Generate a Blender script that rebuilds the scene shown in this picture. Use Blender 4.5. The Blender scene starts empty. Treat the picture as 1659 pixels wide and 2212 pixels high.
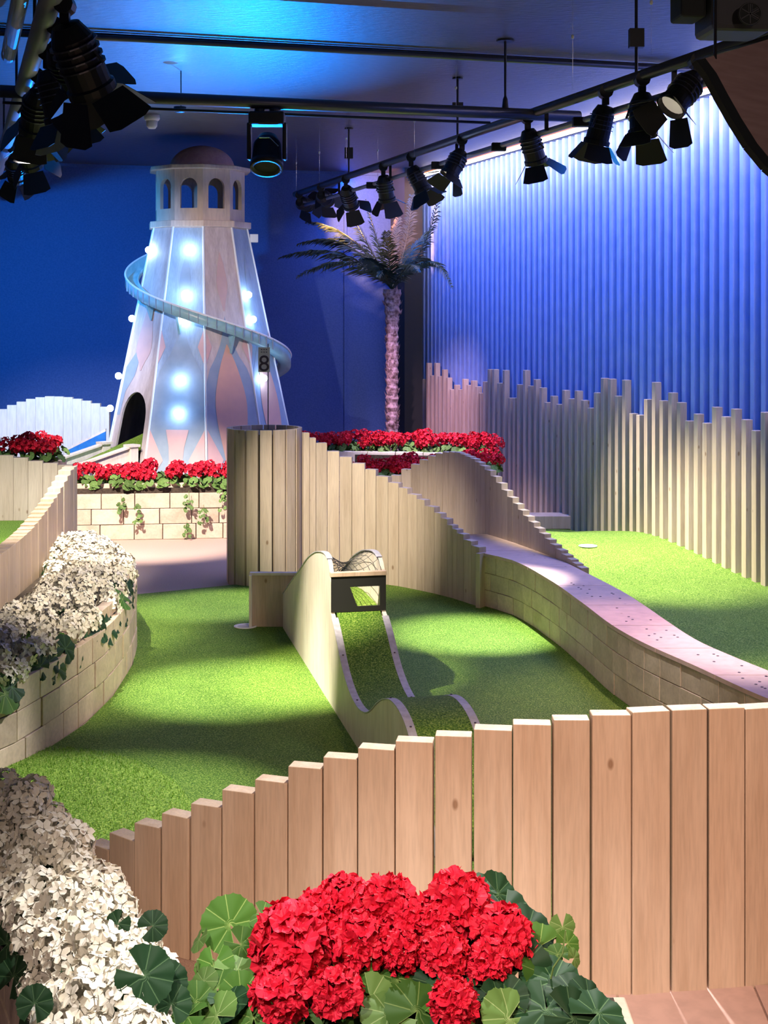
import bpy, math, random
from mathutils import Vector, Matrix
from mathutils.geometry import tessellate_polygon
random.seed(7)
S = bpy.context.scene
C = S.collection
# ------------------------------------------------------------------ camera
K, H, CX, HY = 3075.0, 1.75, 829.5, 680.0       # focal length in px (1659 wide), eye height, principal column, horizon row
cam = bpy.data.cameras.new('camera'); co = bpy.data.objects.new('camera', cam); C.objects.link(co)
co.location = (0, 0, H); co.rotation_euler = (math.pi/2, 0, 0)
cam.sensor_fit = 'HORIZONTAL'; cam.sensor_width = 36; cam.lens = 36*K/1659
cam.shift_y = (HY-1106)/1659; cam.clip_start = .05; cam.clip_end = 60
S.camera = co
S.view_settings.view_transform = 'Standard'; S.view_settings.look = 'None'
S.view_settings.gamma = 1; S.view_settings.exposure = 0.0
S.view_settings.use_curve_mapping = False
S.cycles.use_denoising = True
S.cycles.max_bounces = 6; S.cycles.diffuse_bounces = 3; S.cycles.glossy_bounces = 3
S.cycles.sample_clamp_indirect = 3
W = bpy.data.worlds.new('world'); S.world = W; W.use_nodes = True
W.node_tree.nodes['Background'].inputs[0].default_value = (.35, .33, .62, 1)
W.node_tree.nodes['Background'].inputs[1].default_value = .04
# ------------------------------------------------------------------ lights (stage lights of the room, plus added unseen spots)
def spot(loc, tgt, e, col, ang=40, blend=.6, r=.04, parent=None):
    l = bpy.data.lights.new('spot_beam', 'SPOT'); l.energy = e*(1.65 if col[2] < .99 or col[0] > .5 else 1); l.color = col; l.spot_size = math.radians(ang)
    l.spot_blend = blend; l.shadow_soft_size = r
    o = bpy.data.objects.new('spot_beam', l); C.objects.link(o)
    loc = Vector(loc); o.location = loc
    o.rotation_euler = (Vector(tgt)-loc).to_track_quat('-Z', 'Y').to_euler()
    return o
def point(loc, e, col, r=.04):
    l = bpy.data.lights.new('glow', 'POINT'); l.energy = e; l.color = col; l.shadow_soft_size = r
    o = bpy.data.objects.new('glow', l); C.objects.link(o); o.location = loc; return o
WARM = (1, .86, .68); PINK = (1, .80, .74); COOL = (.85, .88, 1); BLUE = (.0, .34, 1); LIL = (.62, .55, 1); WHITE = (1, .95, .9)
# unseen spots standing in for lamps outside the frame
# set above the view, without fixtures, mostly off the two rails
SPOTS = [
 ((.35, 4.9, 2.9), (-1.5, 6.9, .45), 330, WARM, 38, .8),     # left planter and stepped fence
 ((1.5, 1.0, 2.95), (1.25, 4.6, 2.45), 40, PINK, 40, .8),      # added unseen spot to brighten the brown hood
 ((.75, 5.0, 2.95), (1.85, 6.2, .05), 330, WHITE, 30, .9),      # near right green
 ((.7, 4.95, 2.95), (.45, 3.72, .7), 380, WHITE, 56, .9),         # tops of the front fence
 ((-1.1, 4.8, 2.9), (-2.45, 8.3, .4), 330, WHITE, 26, .7),       # raised green
 ((-1.0, 4.6, 2.9), (1.1, 7.2, .2), 150, WARM, 30, .9),         # low block wall
 ((1.3, .6, 2.9), (.85, 3.65, .45), 225, (1, .60, .40), 46, .9),# front fence, right
 ((-.7, .3, 2.9), (.1, 3.7, .45), 170, (1, .76, .62), 38, .9),  # front fence, left
 ((.9, 2.6, 2.95), (-.66, 2.95, .35), 210, WHITE, 22, .8),        # white flowers
 ((-.9, 1.2, 2.9), (-.0, 2.9, .45), 205, WHITE, 26, .8),       # red flowers
]
BLUES = [
 ((-2.9, 9.5, 2.75), (-3.0, 15.0, 1.5), 900, BLUE, 60, 1),
 ((-1.05, 11.42, .62), (-1.55, 8.7, 3.3), 2800, (.0,.23,1), 62, 1, .02),  # added low spot that turns the ceiling blue
 ((-1.29, 9.0, 3.08), (-1.27, 8.9, 3.3), 5, (.06,.34,1), 174, 1),  # added spot for the blue hot spot on the ceiling
]
for a in SPOTS+BLUES: spot(*a)

# ------------------------------------------------------------------ helpers
def G(x, y, z=0.0):
    D = K*(H-z)/(y-HY); return Vector(((x-CX)/K*D, D, z))
def P(x, y, D):
    return Vector(((x-CX)/K*D, D, H-(y-HY)/K*D))
def lerp(a, b, t): return a+(b-a)*t
def interp(pts, x):
    if x <= pts[0][0]: return pts[0][1]
    for (a, fa), (b, fb) in zip(pts, pts[1:]):
        if x <= b: return fa+(fb-fa)*(x-a)/(b-a) if b > a else fb
    return pts[-1][1]
def smooth(pts, x):
    # Catmull-Rom through (x, value) pairs
    n = len(pts)
    if x <= pts[0][0]: return pts[0][1]
    if x >= pts[-1][0]: return pts[-1][1]
    for i in range(n-1):
        if x <= pts[i+1][0]:
            x0, y0 = pts[i]; x1, y1 = pts[i+1]; h = x1-x0; t = (x-x0)/h
            m0 = (y1-pts[i-1][1])/(x1-pts[i-1][0])*h if i else (y1-y0)
            m1 = (pts[i+2][1]-y0)/(pts[i+2][0]-x0)*h if i+2 < n else (y1-y0)
            return (2*t**3-3*t*t+1)*y0+(t**3-2*t*t+t)*m0+(-2*t**3+3*t*t)*y1+(t**3-t*t)*m1
def resample(pts, step):
    # smooth polyline of Vectors resampled at equal steps
    n = len(pts); L = [0]
    for a, b in zip(pts, pts[1:]): L.append(L[-1]+(b-a).length)
    fs = [[(L[i], pts[i][k]) for i in range(n)] for k in range(3)]
    m = max(1, round(L[-1]/step)); return [Vector([smooth(f, L[-1]*i/m) for f in fs]) for i in range(m+1)]
class MB:
    def __init__(s): s.v = []; s.f = []; s.uv = None
    def quad(s, pts):
        n = len(s.v); s.v += [tuple(p) for p in pts]; s.f.append(tuple(range(n, n+len(pts))))
    def box(s, c, size, rz=0, M=None):
        hx, hy, hz = size[0]/2, size[1]/2, size[2]/2; n = len(s.v)
        R = M if M is not None else Matrix.Rotation(rz, 3, 'Z')
        for x, y, z in ((-1,-1,-1),(1,-1,-1),(1,1,-1),(-1,1,-1),(-1,-1,1),(1,-1,1),(1,1,1),(-1,1,1)):
            s.v.append(tuple(Vector(c)+R@Vector((x*hx, y*hy, z*hz))))
        for f in ((0,3,2,1),(4,5,6,7),(0,1,5,4),(1,2,6,5),(2,3,7,6),(3,0,4,7)): s.f.append(tuple(n+i for i in f))
    def prism(s, pts, off):
        # polygon (list of 3D points) extruded by vector off
        n = len(s.v); m = len(pts); off = Vector(off)
        s.v += [tuple(p) for p in pts]+[tuple(Vector(p)+off) for p in pts]
        s.f.append(tuple(range(n+m-1, n-1, -1))); s.f.append(tuple(range(n+m, n+2*m)))
        for i in range(m):
            j = (i+1) % m; s.f.append((n+i, n+j, n+m+j, n+m+i))
    def tube(s, pts, r, seg=8, cap=True):
        pts = [Vector(p) for p in pts]; n = len(s.v); m = len(pts)
        up = Vector((0,0,1)); 
        for i, p in enumerate(pts):
            t = (pts[min(i+1, m-1)]-pts[max(i-1, 0)]).normalized()
            a = t.cross(up); 
            if a.length < .05: a = t.cross(Vector((1,0,0)))
            a.normalize(); b = t.cross(a).normalized(); rr = r[i] if isinstance(r, (list, tuple)) else r
            for k in range(seg):
                q = 2*math.pi*k/seg; s.v.append(tuple(p+(a*math.cos(q)+b*math.sin(q))*rr))
        for i in range(m-1):
            for k in range(seg):
                k2 = (k+1) % seg; s.f.append((n+i*seg+k, n+i*seg+k2, n+(i+1)*seg+k2, n+(i+1)*seg+k))
        if cap: s.f.append(tuple(n+k for k in range(seg-1, -1, -1))); s.f.append(tuple(n+(m-1)*seg+k for k in range(seg)))
    def lathe(s, prof, c=(0,0,0), seg=24, M=None):
        n = len(s.v); c = Vector(c)
        for r, z in prof:
            for k in range(seg):
                q = 2*math.pi*k/seg; p = Vector((r*math.cos(q), r*math.sin(q), z))
                s.v.append(tuple(c+(M@p if M is not None else p)))
        for i in range(len(prof)-1):
            for k in range(seg):
                k2 = (k+1) % seg; s.f.append((n+i*seg+k, n+i*seg+k2, n+(i+1)*seg+k2, n+(i+1)*seg+k))
        if prof[0][0] > 1e-4: s.f.append(tuple(n+k for k in range(seg-1, -1, -1)))
        if prof[-1][0] > 1e-4: s.f.append(tuple(n+(len(prof)-1)*seg+k for k in range(seg)))
    def mesh(s, name, mat, smooth_=False, origin=None):
        me = bpy.data.meshes.new(name)
        v = s.v if origin is None else [tuple(Vector(p)-origin) for p in s.v]
        me.from_pydata(v, [], s.f); me.update()
        if mat: me.materials.append(mat)
        if smooth_: me.polygons.foreach_set('use_smooth', [True]*len(me.polygons))
        if s.uv:
            ul = me.uv_layers.new(name='UVMap'); vi = [0]*len(me.loops); me.loops.foreach_get('vertex_index', vi)
            for i, k in enumerate(vi): ul.data[i].uv = s.uv[k]
        return me
    def build(s, name, mat, parent=None, smooth_=False, bevel=0, solid=0):
        org = parent_world(parent) if parent else None
        if parent is None:
            xs = [p[0] for p in s.v]; ys = [p[1] for p in s.v]; zs = [p[2] for p in s.v]
            org = Vector(((min(xs)+max(xs))/2, (min(ys)+max(ys))/2, min(zs)))
        o = bpy.data.objects.new(name, s.mesh(name, mat, smooth_, org)); C.objects.link(o)
        if parent: o.parent = parent
        else: o.location = org
        if solid: m = o.modifiers.new('solid', 'SOLIDIFY'); m.thickness = abs(solid); m.offset = -1 if solid > 0 else 1
        if bevel: m = o.modifiers.new('bevel', 'BEVEL'); m.width = bevel; m.segments = 2; m.limit_method = 'ANGLE'
        return o
def parent_world(o):
    v = Vector((0,0,0))
    while o: v = v+Vector(o.location); o = o.parent
    return v
def tag(o, label=None, cat=None, group=None, kind=None):
    if label: o['label'] = label
    if cat: o['category'] = cat
    if group: o['group'] = group
    if kind: o['kind'] = kind
    return o
def empty(name, loc, label=None, cat=None, group=None):
    o = bpy.data.objects.new(name, None); C.objects.link(o); o.location = loc; o.empty_display_size = .05
    return tag(o, label, cat, group)
def copy_tree(o, parent=None):
    c = o.copy(); C.objects.link(c); c.parent = parent
    for ch in list(o.children): copy_tree(ch, c)
    return c
# ------------------------------------------------------------------ materials
def mat(name, col=(.5,.5,.5), rough=.6, metal=0, emit=None, es=0):
    m = bpy.data.materials.new(name); m.use_nodes = True; b = m.node_tree.nodes['Principled BSDF']
    b.inputs['Base Color'].default_value = (*col, 1); b.inputs['Roughness'].default_value = rough
    b.inputs['Metallic'].default_value = metal
    if emit: b.inputs['Emission Color'].default_value = (*emit, 1); b.inputs['Emission Strength'].default_value = es
    m.diffuse_color = (*col, 1); return m
def N(m, t, **k):
    n = m.node_tree.nodes.new(t)
    for a, b in k.items():
        if a in ('operation', 'blend_type', 'data_type', 'wave_type', 'feature'): setattr(n, a, b)
        else: n.inputs[a.replace('_', ' ')].default_value = b
    return n
def L(m, a, b): m.node_tree.links.new(a, b)
def bsdf(m): return m.node_tree.nodes['Principled BSDF']
def ramp(m, stops):
    r = m.node_tree.nodes.new('ShaderNodeValToRGB'); e = r.color_ramp.elements
    while len(e) < len(stops): e.new(.5)
    for i, (p, c) in enumerate(stops): e[i].position = p; e[i].color = (*c, 1)
    return r
def noisy(name, c1, c2, scale=20, rough=.6, bump=0, detail=4, lo=.35, hi=.65, stretch=(1,1,1), spec=None):
    m = mat(name, c1, rough); tc = N(m, 'ShaderNodeTexCoord'); mp = N(m, 'ShaderNodeMapping'); mp.inputs['Scale'].default_value = stretch
    L(m, tc.outputs['Object'], mp.inputs['Vector'])
    n = N(m, 'ShaderNodeTexNoise', Scale=scale, Detail=detail); L(m, mp.outputs[0], n.inputs['Vector'])
    r = ramp(m, [(lo, c1), (hi, c2)]); L(m, n.outputs['Fac'], r.inputs[0]); L(m, r.outputs[0], bsdf(m).inputs['Base Color'])
    if bump:
        b = N(m, 'ShaderNodeBump', Strength=bump, Distance=.01); L(m, n.outputs['Fac'], b.inputs['Height']); L(m, b.outputs[0], bsdf(m).inputs['Normal'])
    if spec is not None: bsdf(m).inputs['Specular IOR Level'].default_value = spec
    return m
def wood(name, c1, c2, rough=.55, grain=(22, 22, 1.6), knots=True, vary=.16):
    m = mat(name, c1, rough); tc = N(m, 'ShaderNodeTexCoord'); oi = N(m, 'ShaderNodeObjectInfo'); ge = N(m, 'ShaderNodeNewGeometry')
    ad = N(m, 'ShaderNodeMath', operation='ADD'); L(m, oi.outputs['Random'], ad.inputs[0]); L(m, ge.outputs['Random Per Island'], ad.inputs[1])
    mu = N(m, 'ShaderNodeMath', operation='MULTIPLY'); L(m, ad.outputs[0], mu.inputs[0]); mu.inputs[1].default_value = 37
    va = N(m, 'ShaderNodeVectorMath', operation='ADD'); L(m, tc.outputs['Object'], va.inputs[0]); L(m, mu.outputs[0], va.inputs[1])
    mp = N(m, 'ShaderNodeMapping'); mp.inputs['Scale'].default_value = grain; L(m, va.outputs[0], mp.inputs['Vector'])
    n = N(m, 'ShaderNodeTexNoise', Scale=1.0, Detail=5, Distortion=.6); L(m, mp.outputs[0], n.inputs['Vector'])
    r = ramp(m, [(.3, c2), (.62, c1)]); L(m, n.outputs['Fac'], r.inputs[0])
    # fine streaks
    mp2 = N(m, 'ShaderNodeMapping'); mp2.inputs['Scale'].default_value = tuple(g*7 for g in grain); L(m, va.outputs[0], mp2.inputs['Vector'])
    n2 = N(m, 'ShaderNodeTexNoise', Scale=1.0, Detail=3); L(m, mp2.outputs[0], n2.inputs['Vector'])
    r2 = ramp(m, [(.3, (.86,.86,.86)), (.6, (1,1,1))]); L(m, n2.outputs['Fac'], r2.inputs[0])
    mx = N(m, 'ShaderNodeMix', data_type='RGBA', blend_type='MULTIPLY'); mx.inputs[0].default_value = 1
    L(m, r.outputs[0], mx.inputs[6]); L(m, r2.outputs[0], mx.inputs[7]); out = mx.outputs[2]
    if knots:
        mp3 = N(m, 'ShaderNodeMapping'); mp3.inputs['Scale'].default_value = (8.5, 8.5, 4.5); L(m, va.outputs[0], mp3.inputs['Vector'])
        vo = N(m, 'ShaderNodeTexVoronoi', Scale=1.0); L(m, mp3.outputs[0], vo.inputs['Vector'])
        r3 = ramp(m, [(.04, (.40,.28,.19)), (.085, (1,1,1))]); L(m, vo.outputs['Distance'], r3.inputs[0])
        m3 = N(m, 'ShaderNodeMix', data_type='RGBA', blend_type='MULTIPLY'); m3.inputs[0].default_value = .8
        L(m, out, m3.inputs[6]); L(m, r3.outputs[0], m3.inputs[7]); out = m3.outputs[2]
    # board to board variation
    fr = N(m, 'ShaderNodeMath', operation='FRACT'); L(m, mu.outputs[0], fr.inputs[0])
    mr = N(m, 'ShaderNodeMapRange'); mr.inputs['To Min'].default_value = 1-vary; mr.inputs['To Max'].default_value = 1; L(m, fr.outputs[0], mr.inputs['Value'])
    hs = N(m, 'ShaderNodeHueSaturation'); L(m, mr.outputs[0], hs.inputs['Value']); L(m, out, hs.inputs['Color'])
    L(m, hs.outputs[0], bsdf(m).inputs['Base Color'])
    b = N(m, 'ShaderNodeBump', Strength=.15, Distance=.003); L(m, n2.outputs['Fac'], b.inputs['Height']); L(m, b.outputs[0], bsdf(m).inputs['Normal'])
    return m
def turf(name, c1, c2, c3, sc=260):
    m = mat(name, c1, .75); tc = N(m, 'ShaderNodeTexCoord')
    n = N(m, 'ShaderNodeTexNoise', Scale=sc, Detail=2, Roughness=.7); L(m, tc.outputs['Object'], n.inputs['Vector'])
    r = ramp(m, [(.36, c1), (.52, c2), (.68, c3)]); L(m, n.outputs['Fac'], r.inputs[0])
    n2 = N(m, 'ShaderNodeTexNoise', Scale=7, Detail=3); L(m, tc.outputs['Object'], n2.inputs['Vector'])
    r2 = ramp(m, [(.3, (.86,.86,.86)), (.7, (1,1,1))]); L(m, n2.outputs['Fac'], r2.inputs[0])
    mx = N(m, 'ShaderNodeMix', data_type='RGBA', blend_type='MULTIPLY'); mx.inputs[0].default_value = 1
    L(m, r.outputs[0], mx.inputs[6]); L(m, r2.outputs[0], mx.inputs[7]); L(m, mx.outputs[2], bsdf(m).inputs['Base Color'])
    b = N(m, 'ShaderNodeBump', Strength=.7, Distance=.006); L(m, n.outputs['Fac'], b.inputs['Height']); L(m, b.outputs[0], bsdf(m).inputs['Normal'])
    bsdf(m).inputs['Specular IOR Level'].default_value = .25
    return m
M = {}
M['plank'] = wood('pale_wood', (.74,.58,.44), (.62,.46,.33))
M['plank2'] = wood('grey_washed_wood', (.64,.53,.42), (.52,.41,.31))
M['block'] = wood('block_wood', (.74,.59,.46), (.58,.45,.34), grain=(9,9,9), knots=False, vary=.22)
M['cap'] = wood('pink_cap_board', (.72,.50,.45), (.62,.42,.38), grain=(3,3,3), vary=.1)
M['ply'] = wood('white_plywood', (.84,.78,.68), (.76,.68,.57), knots=False, grain=(6,6,1.2), vary=.02)
M['tower'] = wood('whitewashed_tower_board', (.66,.60,.60), (.50,.44,.44), knots=False, grain=(14,14,1.3), vary=.1)
M['lantern'] = wood('cream_board', (.80,.68,.55), (.68,.56,.46), knots=False, grain=(8,8,1.5), vary=.05)
M['dome'] = noisy('dome_paint', (.50,.30,.28), (.58,.37,.34), 30, .8, .2)
M['turf'] = turf('green_turf', (.035,.105,.008), (.12,.26,.022), (.35,.47,.10), 150)
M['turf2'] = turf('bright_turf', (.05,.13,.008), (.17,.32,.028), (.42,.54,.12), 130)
M['floor'] = noisy('tan_speckled_floor', (.40,.27,.22), (.58,.42,.34), 260, .8, .1, 3)
M['ceil'] = noisy('ceiling_paint', (.075,.07,.085), (.11,.10,.125), 14, .42, .5, 8, .3, .7, (1, 3, 1))
M['wall'] = noisy('navy_wall_paint', (.04,.09,.26), (.055,.11,.30), 60, .75, .2)
M['slat'] = noisy('blue_lit_slat_paint', (.26,.40,.80), (.32,.46,.84), 8, .5)  # blue of the wall wash is mixed into the batten colour
M['slatback'] = mat('navy_backing', (.02,.05,.16), .8)
M['black'] = mat('black_metal', (.022,.02,.02), .45, .3)
M['blackm'] = mat('matt_black', (.012,.014,.012), .8)
M['steel'] = mat('dark_steel', (.11,.11,.14), .35, .7)
M['pipe'] = mat('grey_pipe', (.36,.36,.46), .4, .3)
M['chrome'] = mat('chrome', (.8,.8,.85), .2, 1)
M['white'] = mat('white_plastic', (.85,.83,.80), .4)
M['greytrim'] = noisy('grey_edge_strip', (.42,.42,.46), (.55,.55,.60), 40, .5)
M['soil'] = noisy('dark_soil', (.03,.02,.015), (.06,.045,.03), 60, .95, .5)
M['lens'] = mat('lamp_lens', (.9,.85,.8), .2, 0, (1,.85,.7), .35)
M['bluegel'] = mat('blue_gel', (.02,.25,.8), .4, 0, (.0,.25,.9), .5)
M['bulb'] = mat('lit_bulb', (1,1,1), .3, 0, (.62,.78,1), 26)
M['led'] = mat('led_tape', (1,.9,.8), .4, 0, (1,.86,.78), 7)
M['ledo'] = mat('orange_tape_edge', (.9,.3,.1), .4, 0, (1,.25,.06), 1.2)
M['slide'] = noisy('turquoise_slide', (.22,.44,.50), (.30,.54,.60), 12, .35)
M['bluelit'] = noisy('blue_light_on_board', (.01,.16,.52), (.02,.22,.60), 20, .5)  # blue light on the shaded ramp side, put into its colour
M['peach'] = noisy('peach_paint', (.72,.44,.33), (.66,.40,.32), 10, .6)
M['peachpale'] = noisy('pale_peach_paint', (.60,.44,.42), (.54,.40,.40), 10, .6)
M['slateblue'] = noisy('slate_blue_paint', (.26,.36,.48), (.32,.42,.54), 10, .6)
M['pinkpaint'] = noisy('pink_paint', (.66,.44,.45), (.60,.40,.42), 10, .6)
M['paleblue'] = wood('pale_blue_board', (.36,.50,.66), (.28,.40,.58), knots=False, grain=(14,14,1.3), vary=.05)
M['navyin'] = mat('navy_interior', (.02,.04,.13), .8)
M['trimw'] = mat('white_corner_batten', (.78,.86,.92), .5)
M['signwhite'] = mat('sign_board', (.62,.56,.56), .6)
M['ink'] = mat('dark_ink', (.05,.03,.05), .6)
M['brown'] = noisy('brown_fabric', (.34,.20,.17), (.42,.26,.22), 6, .8, .1, 4, .3, .7, (1,1,9))
M['trunk'] = noisy('palm_trunk', (.14,.08,.07), (.62,.44,.42), 26, .9, .8)
M['cab'] = mat('dark_speaker_paint', (.045,.042,.045), .6)
M['frond'] = noisy('palm_frond', (.015,.03,.018), (.05,.07,.03), 9, .5)
M['frondlit'] = noisy('gold_lit_frond', (.20,.13,.05), (.28,.19,.08), 12, .6)  # gold light on the upright fronds, put into their colour
def petal_mat(name, c1, c2, c3):
    m = mat(name, c1, .6); tc = N(m, 'ShaderNodeTexCoord'); ge = N(m, 'ShaderNodeNewGeometry')
    r = ramp(m, [(0, c1), (.5, c2), (1, c3)]); L(m, ge.outputs['Random Per Island'], r.inputs[0])
    L(m, r.outputs[0], bsdf(m).inputs['Base Color']); bsdf(m).inputs['Specular IOR Level'].default_value = .25
    return m
M['red'] = petal_mat('red_petals', (.58,.006,.026), (.74,.016,.05), (.46,.004,.02))
M['wpetal'] = petal_mat('white_petals', (.86,.80,.66), (.92,.88,.78), (.80,.73,.58))
M['yellow'] = mat('flower_centre', (.55,.45,.08), .6)
def leaf_mat(name, c1, c2, cv):
    m = mat(name, c1, .6); bsdf(m).inputs['Specular IOR Level'].default_value = .2; uv = N(m, 'ShaderNodeUVMap'); sp = N(m, 'ShaderNodeSeparateXYZ'); L(m, uv.outputs[0], sp.inputs[0])
    # u = angle in vein sectors, v = radius: a pale line along each vein
    fr = N(m, 'ShaderNodeMath', operation='PINGPONG'); L(m, sp.outputs['X'], fr.inputs[0]); fr.inputs[1].default_value = .5
    mu = N(m, 'ShaderNodeMath', operation='MULTIPLY'); L(m, fr.outputs[0], mu.inputs[0]); L(m, sp.outputs['Y'], mu.inputs[1])
    r = ramp(m, [(.008, cv), (.03, c1)]); L(m, mu.outputs[0], r.inputs[0])
    oi = N(m, 'ShaderNodeObjectInfo'); mr = N(m, 'ShaderNodeMapRange'); mr.inputs['To Min'].default_value = .7; mr.inputs['To Max'].default_value = 1.35; L(m, oi.outputs['Random'], mr.inputs['Value'])
    ge = N(m, 'ShaderNodeNewGeometry'); r2 = ramp(m, [(0, (.75,.75,.75)), (1, (1,1,1))]); L(m, ge.outputs['Random Per Island'], r2.inputs[0])
    mx = N(m, 'ShaderNodeMix', data_type='RGBA', blend_type='MULTIPLY'); mx.inputs[0].default_value = 1; L(m, r.outputs[0], mx.inputs[6]); L(m, r2.outputs[0], mx.inputs[7])
    hs = N(m, 'ShaderNodeHueSaturation'); L(m, mr.outputs[0], hs.inputs['Value']); L(m, mx.outputs[2], hs.inputs['Color']); L(m, hs.outputs[0], bsdf(m).inputs['Base Color'])
    return m
M['leaf'] = leaf_mat('geranium_leaf', (.05,.13,.018), (.04,.10,.03), (.20,.30,.08))
M['leafdark'] = leaf_mat('dark_leaf', (.014,.05,.018), (.02,.06,.03), (.08,.16,.07))
M['leafpale'] = leaf_mat('pale_leaf', (.10,.19,.045), (.2,.3,.1), (.26,.36,.14))
M['stem'] = mat('green_stem', (.12,.20,.05), .6)

# ------------------------------------------------------------------ room
CZ = 3.3
SL = .302
def wallX(D): return 5.124-SL*D          # right wall line in plan
def backD(X): return 15.7+SL*(X-.383)    # back wall line in plan
u = Vector((-SL, 1, 0)).normalized(); v = Vector((1, SL, 0)).normalized()
b = MB(); b.prism([(-7,-1,-.05),(6,-1,-.05),(6,17,-.05),(-7,17,-.05)], (0,0,.05)); tag(b.build('floor', M['floor']), kind='structure')
b = MB(); b.prism([(-7,-1,CZ),(6,-1,CZ),(6,17,CZ),(-7,17,CZ)], (0,0,.1)); tag(b.build('ceiling', M['ceil']), kind='structure')
b = MB(); a0 = Vector((-6.5, backD(-6.5), 0)); a1 = Vector((.9, backD(.9), 0))
b.prism([a0, a1, a1+Vector((0,0,CZ)), a0+Vector((0,0,CZ))], -v.cross(Vector((0,0,1)))*.15 if False else u*.15)
tag(b.build('wall_back', M['wall']), kind='structure')
# thin vertical joint cover on the back wall, dark corner pillar, cornice line under the ceiling
xj = -.42; b = MB(); b.box((xj, backD(xj)-.012, CZ/2), (.03,.02,CZ), math.atan(SL)); tag(b.build('trim_1', M['wall']), kind='structure')
b = MB(); b.prism([Vector((-6.4, backD(-6.4),CZ-.03))-u*.03, Vector((.2, backD(.2),CZ-.03))-u*.03, Vector((.2, backD(.2),CZ-.03)), Vector((-6.4, backD(-6.4),CZ-.03))], (0,0,.03)); tag(b.build('trim_2', M['wall']), kind='structure')
b = MB(); b.box((.24, 15.25, CZ/2), (.20,.5,CZ), math.atan(SL)); tag(b.build('trim_3', M['blackm']), 'dark corner pillar', kind='structure')
# right wall: backing with vertical battens
b = MB(); c0 = Vector((wallX(15.75)+.02, 15.75, 0)); c1 = Vector((wallX(3.0)+.02, 3.0, 0))
b.prism([c0, c1, c1+Vector((0,0,CZ)), c0+Vector((0,0,CZ))], v*.12)
o = b.build('wall_right', M['slatback']); tag(o, kind='structure')
SP = .1275; b = MB()
n = int((15.7-4.0)/.957/SP)
for i in range(n):
    p = Vector((wallX(15.68), 15.68, 0))-u*(i*SP+.02)
    b.box(p-v*.02+Vector((0,0,1.61)), (.052,.044,3.22), math.atan(SL))
b.build('batten_panel', M['slat'], o)
o['label'] = 'blue-lit wall of vertical battens'
# LED tape along its top
b = MB(); c0 = Vector((wallX(15.6)-.07, 15.6, 3.235)); c1 = Vector((wallX(6.3)-.07, 6.3, 3.235))
t = empty('led_strip', (c0+c1)/2, 'glowing white and orange light strip along the top of the batten wall', 'light strip')
b = MB(); b.prism([c0, c1, c1+Vector((0,0,.035)), c0+Vector((0,0,.035))], v*.01); b.build('light_tape', M['led'], t)
b = MB(); b.prism([c0+Vector((0,0,.037)), c1+Vector((0,0,.037)), c1+Vector((0,0,.047)), c0+Vector((0,0,.047))], v*.01); b.build('tape_edge', M['ledo'], t)
l = bpy.data.lights.new('strip_glow', 'AREA'); l.shape = 'RECTANGLE'; l.size = 9.6; l.size_y = .06; l.energy = 105; l.color = (1,.80,.92)
lo = bpy.data.objects.new('strip_glow', l); C.objects.link(lo); lo.location = (c0+c1)/2-v*.12+Vector((0,0,-.02))
zl = (Vector((0,0,-1))*1+v*.35).normalized(); xl = u; yl = (-zl).cross(xl)
lo.rotation_euler = Matrix((xl, yl, -zl)).transposed().to_euler()
# blue wash for the batten wall, from an added unseen area light
l = bpy.data.lights.new('added_blue_wash', 'AREA'); l.shape = 'RECTANGLE'; l.size = 9.5; l.size_y = .10; l.energy = 170; l.color = (.0,.17,1)
lo = bpy.data.objects.new('added_blue_wash', l); C.objects.link(lo); q = Vector((wallX(11.3), 11.3, 0)); lo.location = q-v*.85+Vector((0,0,3.22))
zl = (v*.62+Vector((0,0,-1))).normalized(); yl = (-zl).cross(u); lo.rotation_euler = Matrix((u, yl, -zl)).transposed().to_euler()

# ------------------------------------------------------------------ greens
def ribbon_poly(name, pts, z, th, m, label, cat):
    b = MB(); b.prism([Vector((p[0], p[1], z-th)) for p in pts], (0,0,th)); o = b.build(name, m); return tag(o, label, cat)
gl = [(-1.55,4.9),(-1.44,5.3),(-1.35,5.69),(-1.27,6.05),(-1.235,6.5),(-1.25,7.1),(-1.33,7.6),(-1.47,8.15),(-1.58,8.83)]
gr = [(-.98,9.16),(-.55,9.35),(.0,9.35),(.45,8.9),(.75,8.3),(.95,7.6),(1.05,7.0),(1.12,6.3),(1.3,5.7),(1.45,5.2),(1.75,4.6),(1.75,3.8),(.6,3.75),(-.4,3.85),(-.8,4.15),(-1.1,4.4)]
main_green = ribbon_poly('putting_green', gl+gr, .012, .012, M['turf'], 'main green turf putting lawn around the wavy ramp', 'putting green')
# raised turf lip at the lower left
def mound(name, ctr, rad, hgt, m, label):
    b = MB(); rings, seg = 10, 48; n = 0; b.v.append((ctr[0], ctr[1], .012+hgt)); 
    for i in range(1, rings+1):
        t = i/rings; z = .012+hgt*(1-t**4)
        for k in range(seg):
            a = 2*math.pi*k/seg; b.v.append((ctr[0]+rad[0]*t*math.cos(a), ctr[1]+rad[1]*t*math.sin(a), z))
    for k in range(seg): b.f.append((0, 1+k, 1+(k+1) % seg))
    for i in range(rings-1):
        for k in range(seg):
            k2 = (k+1) % seg; p = 1+i*seg; b.f.append((p+k, p+seg+k, p+seg+k2, p+k2))
    return b.build(name, m, smooth_=True)
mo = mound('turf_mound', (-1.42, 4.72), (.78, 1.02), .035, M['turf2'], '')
tag(mo, 'lighter raised turf mound in the lower left corner of the main green', 'turf mound')
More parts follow.
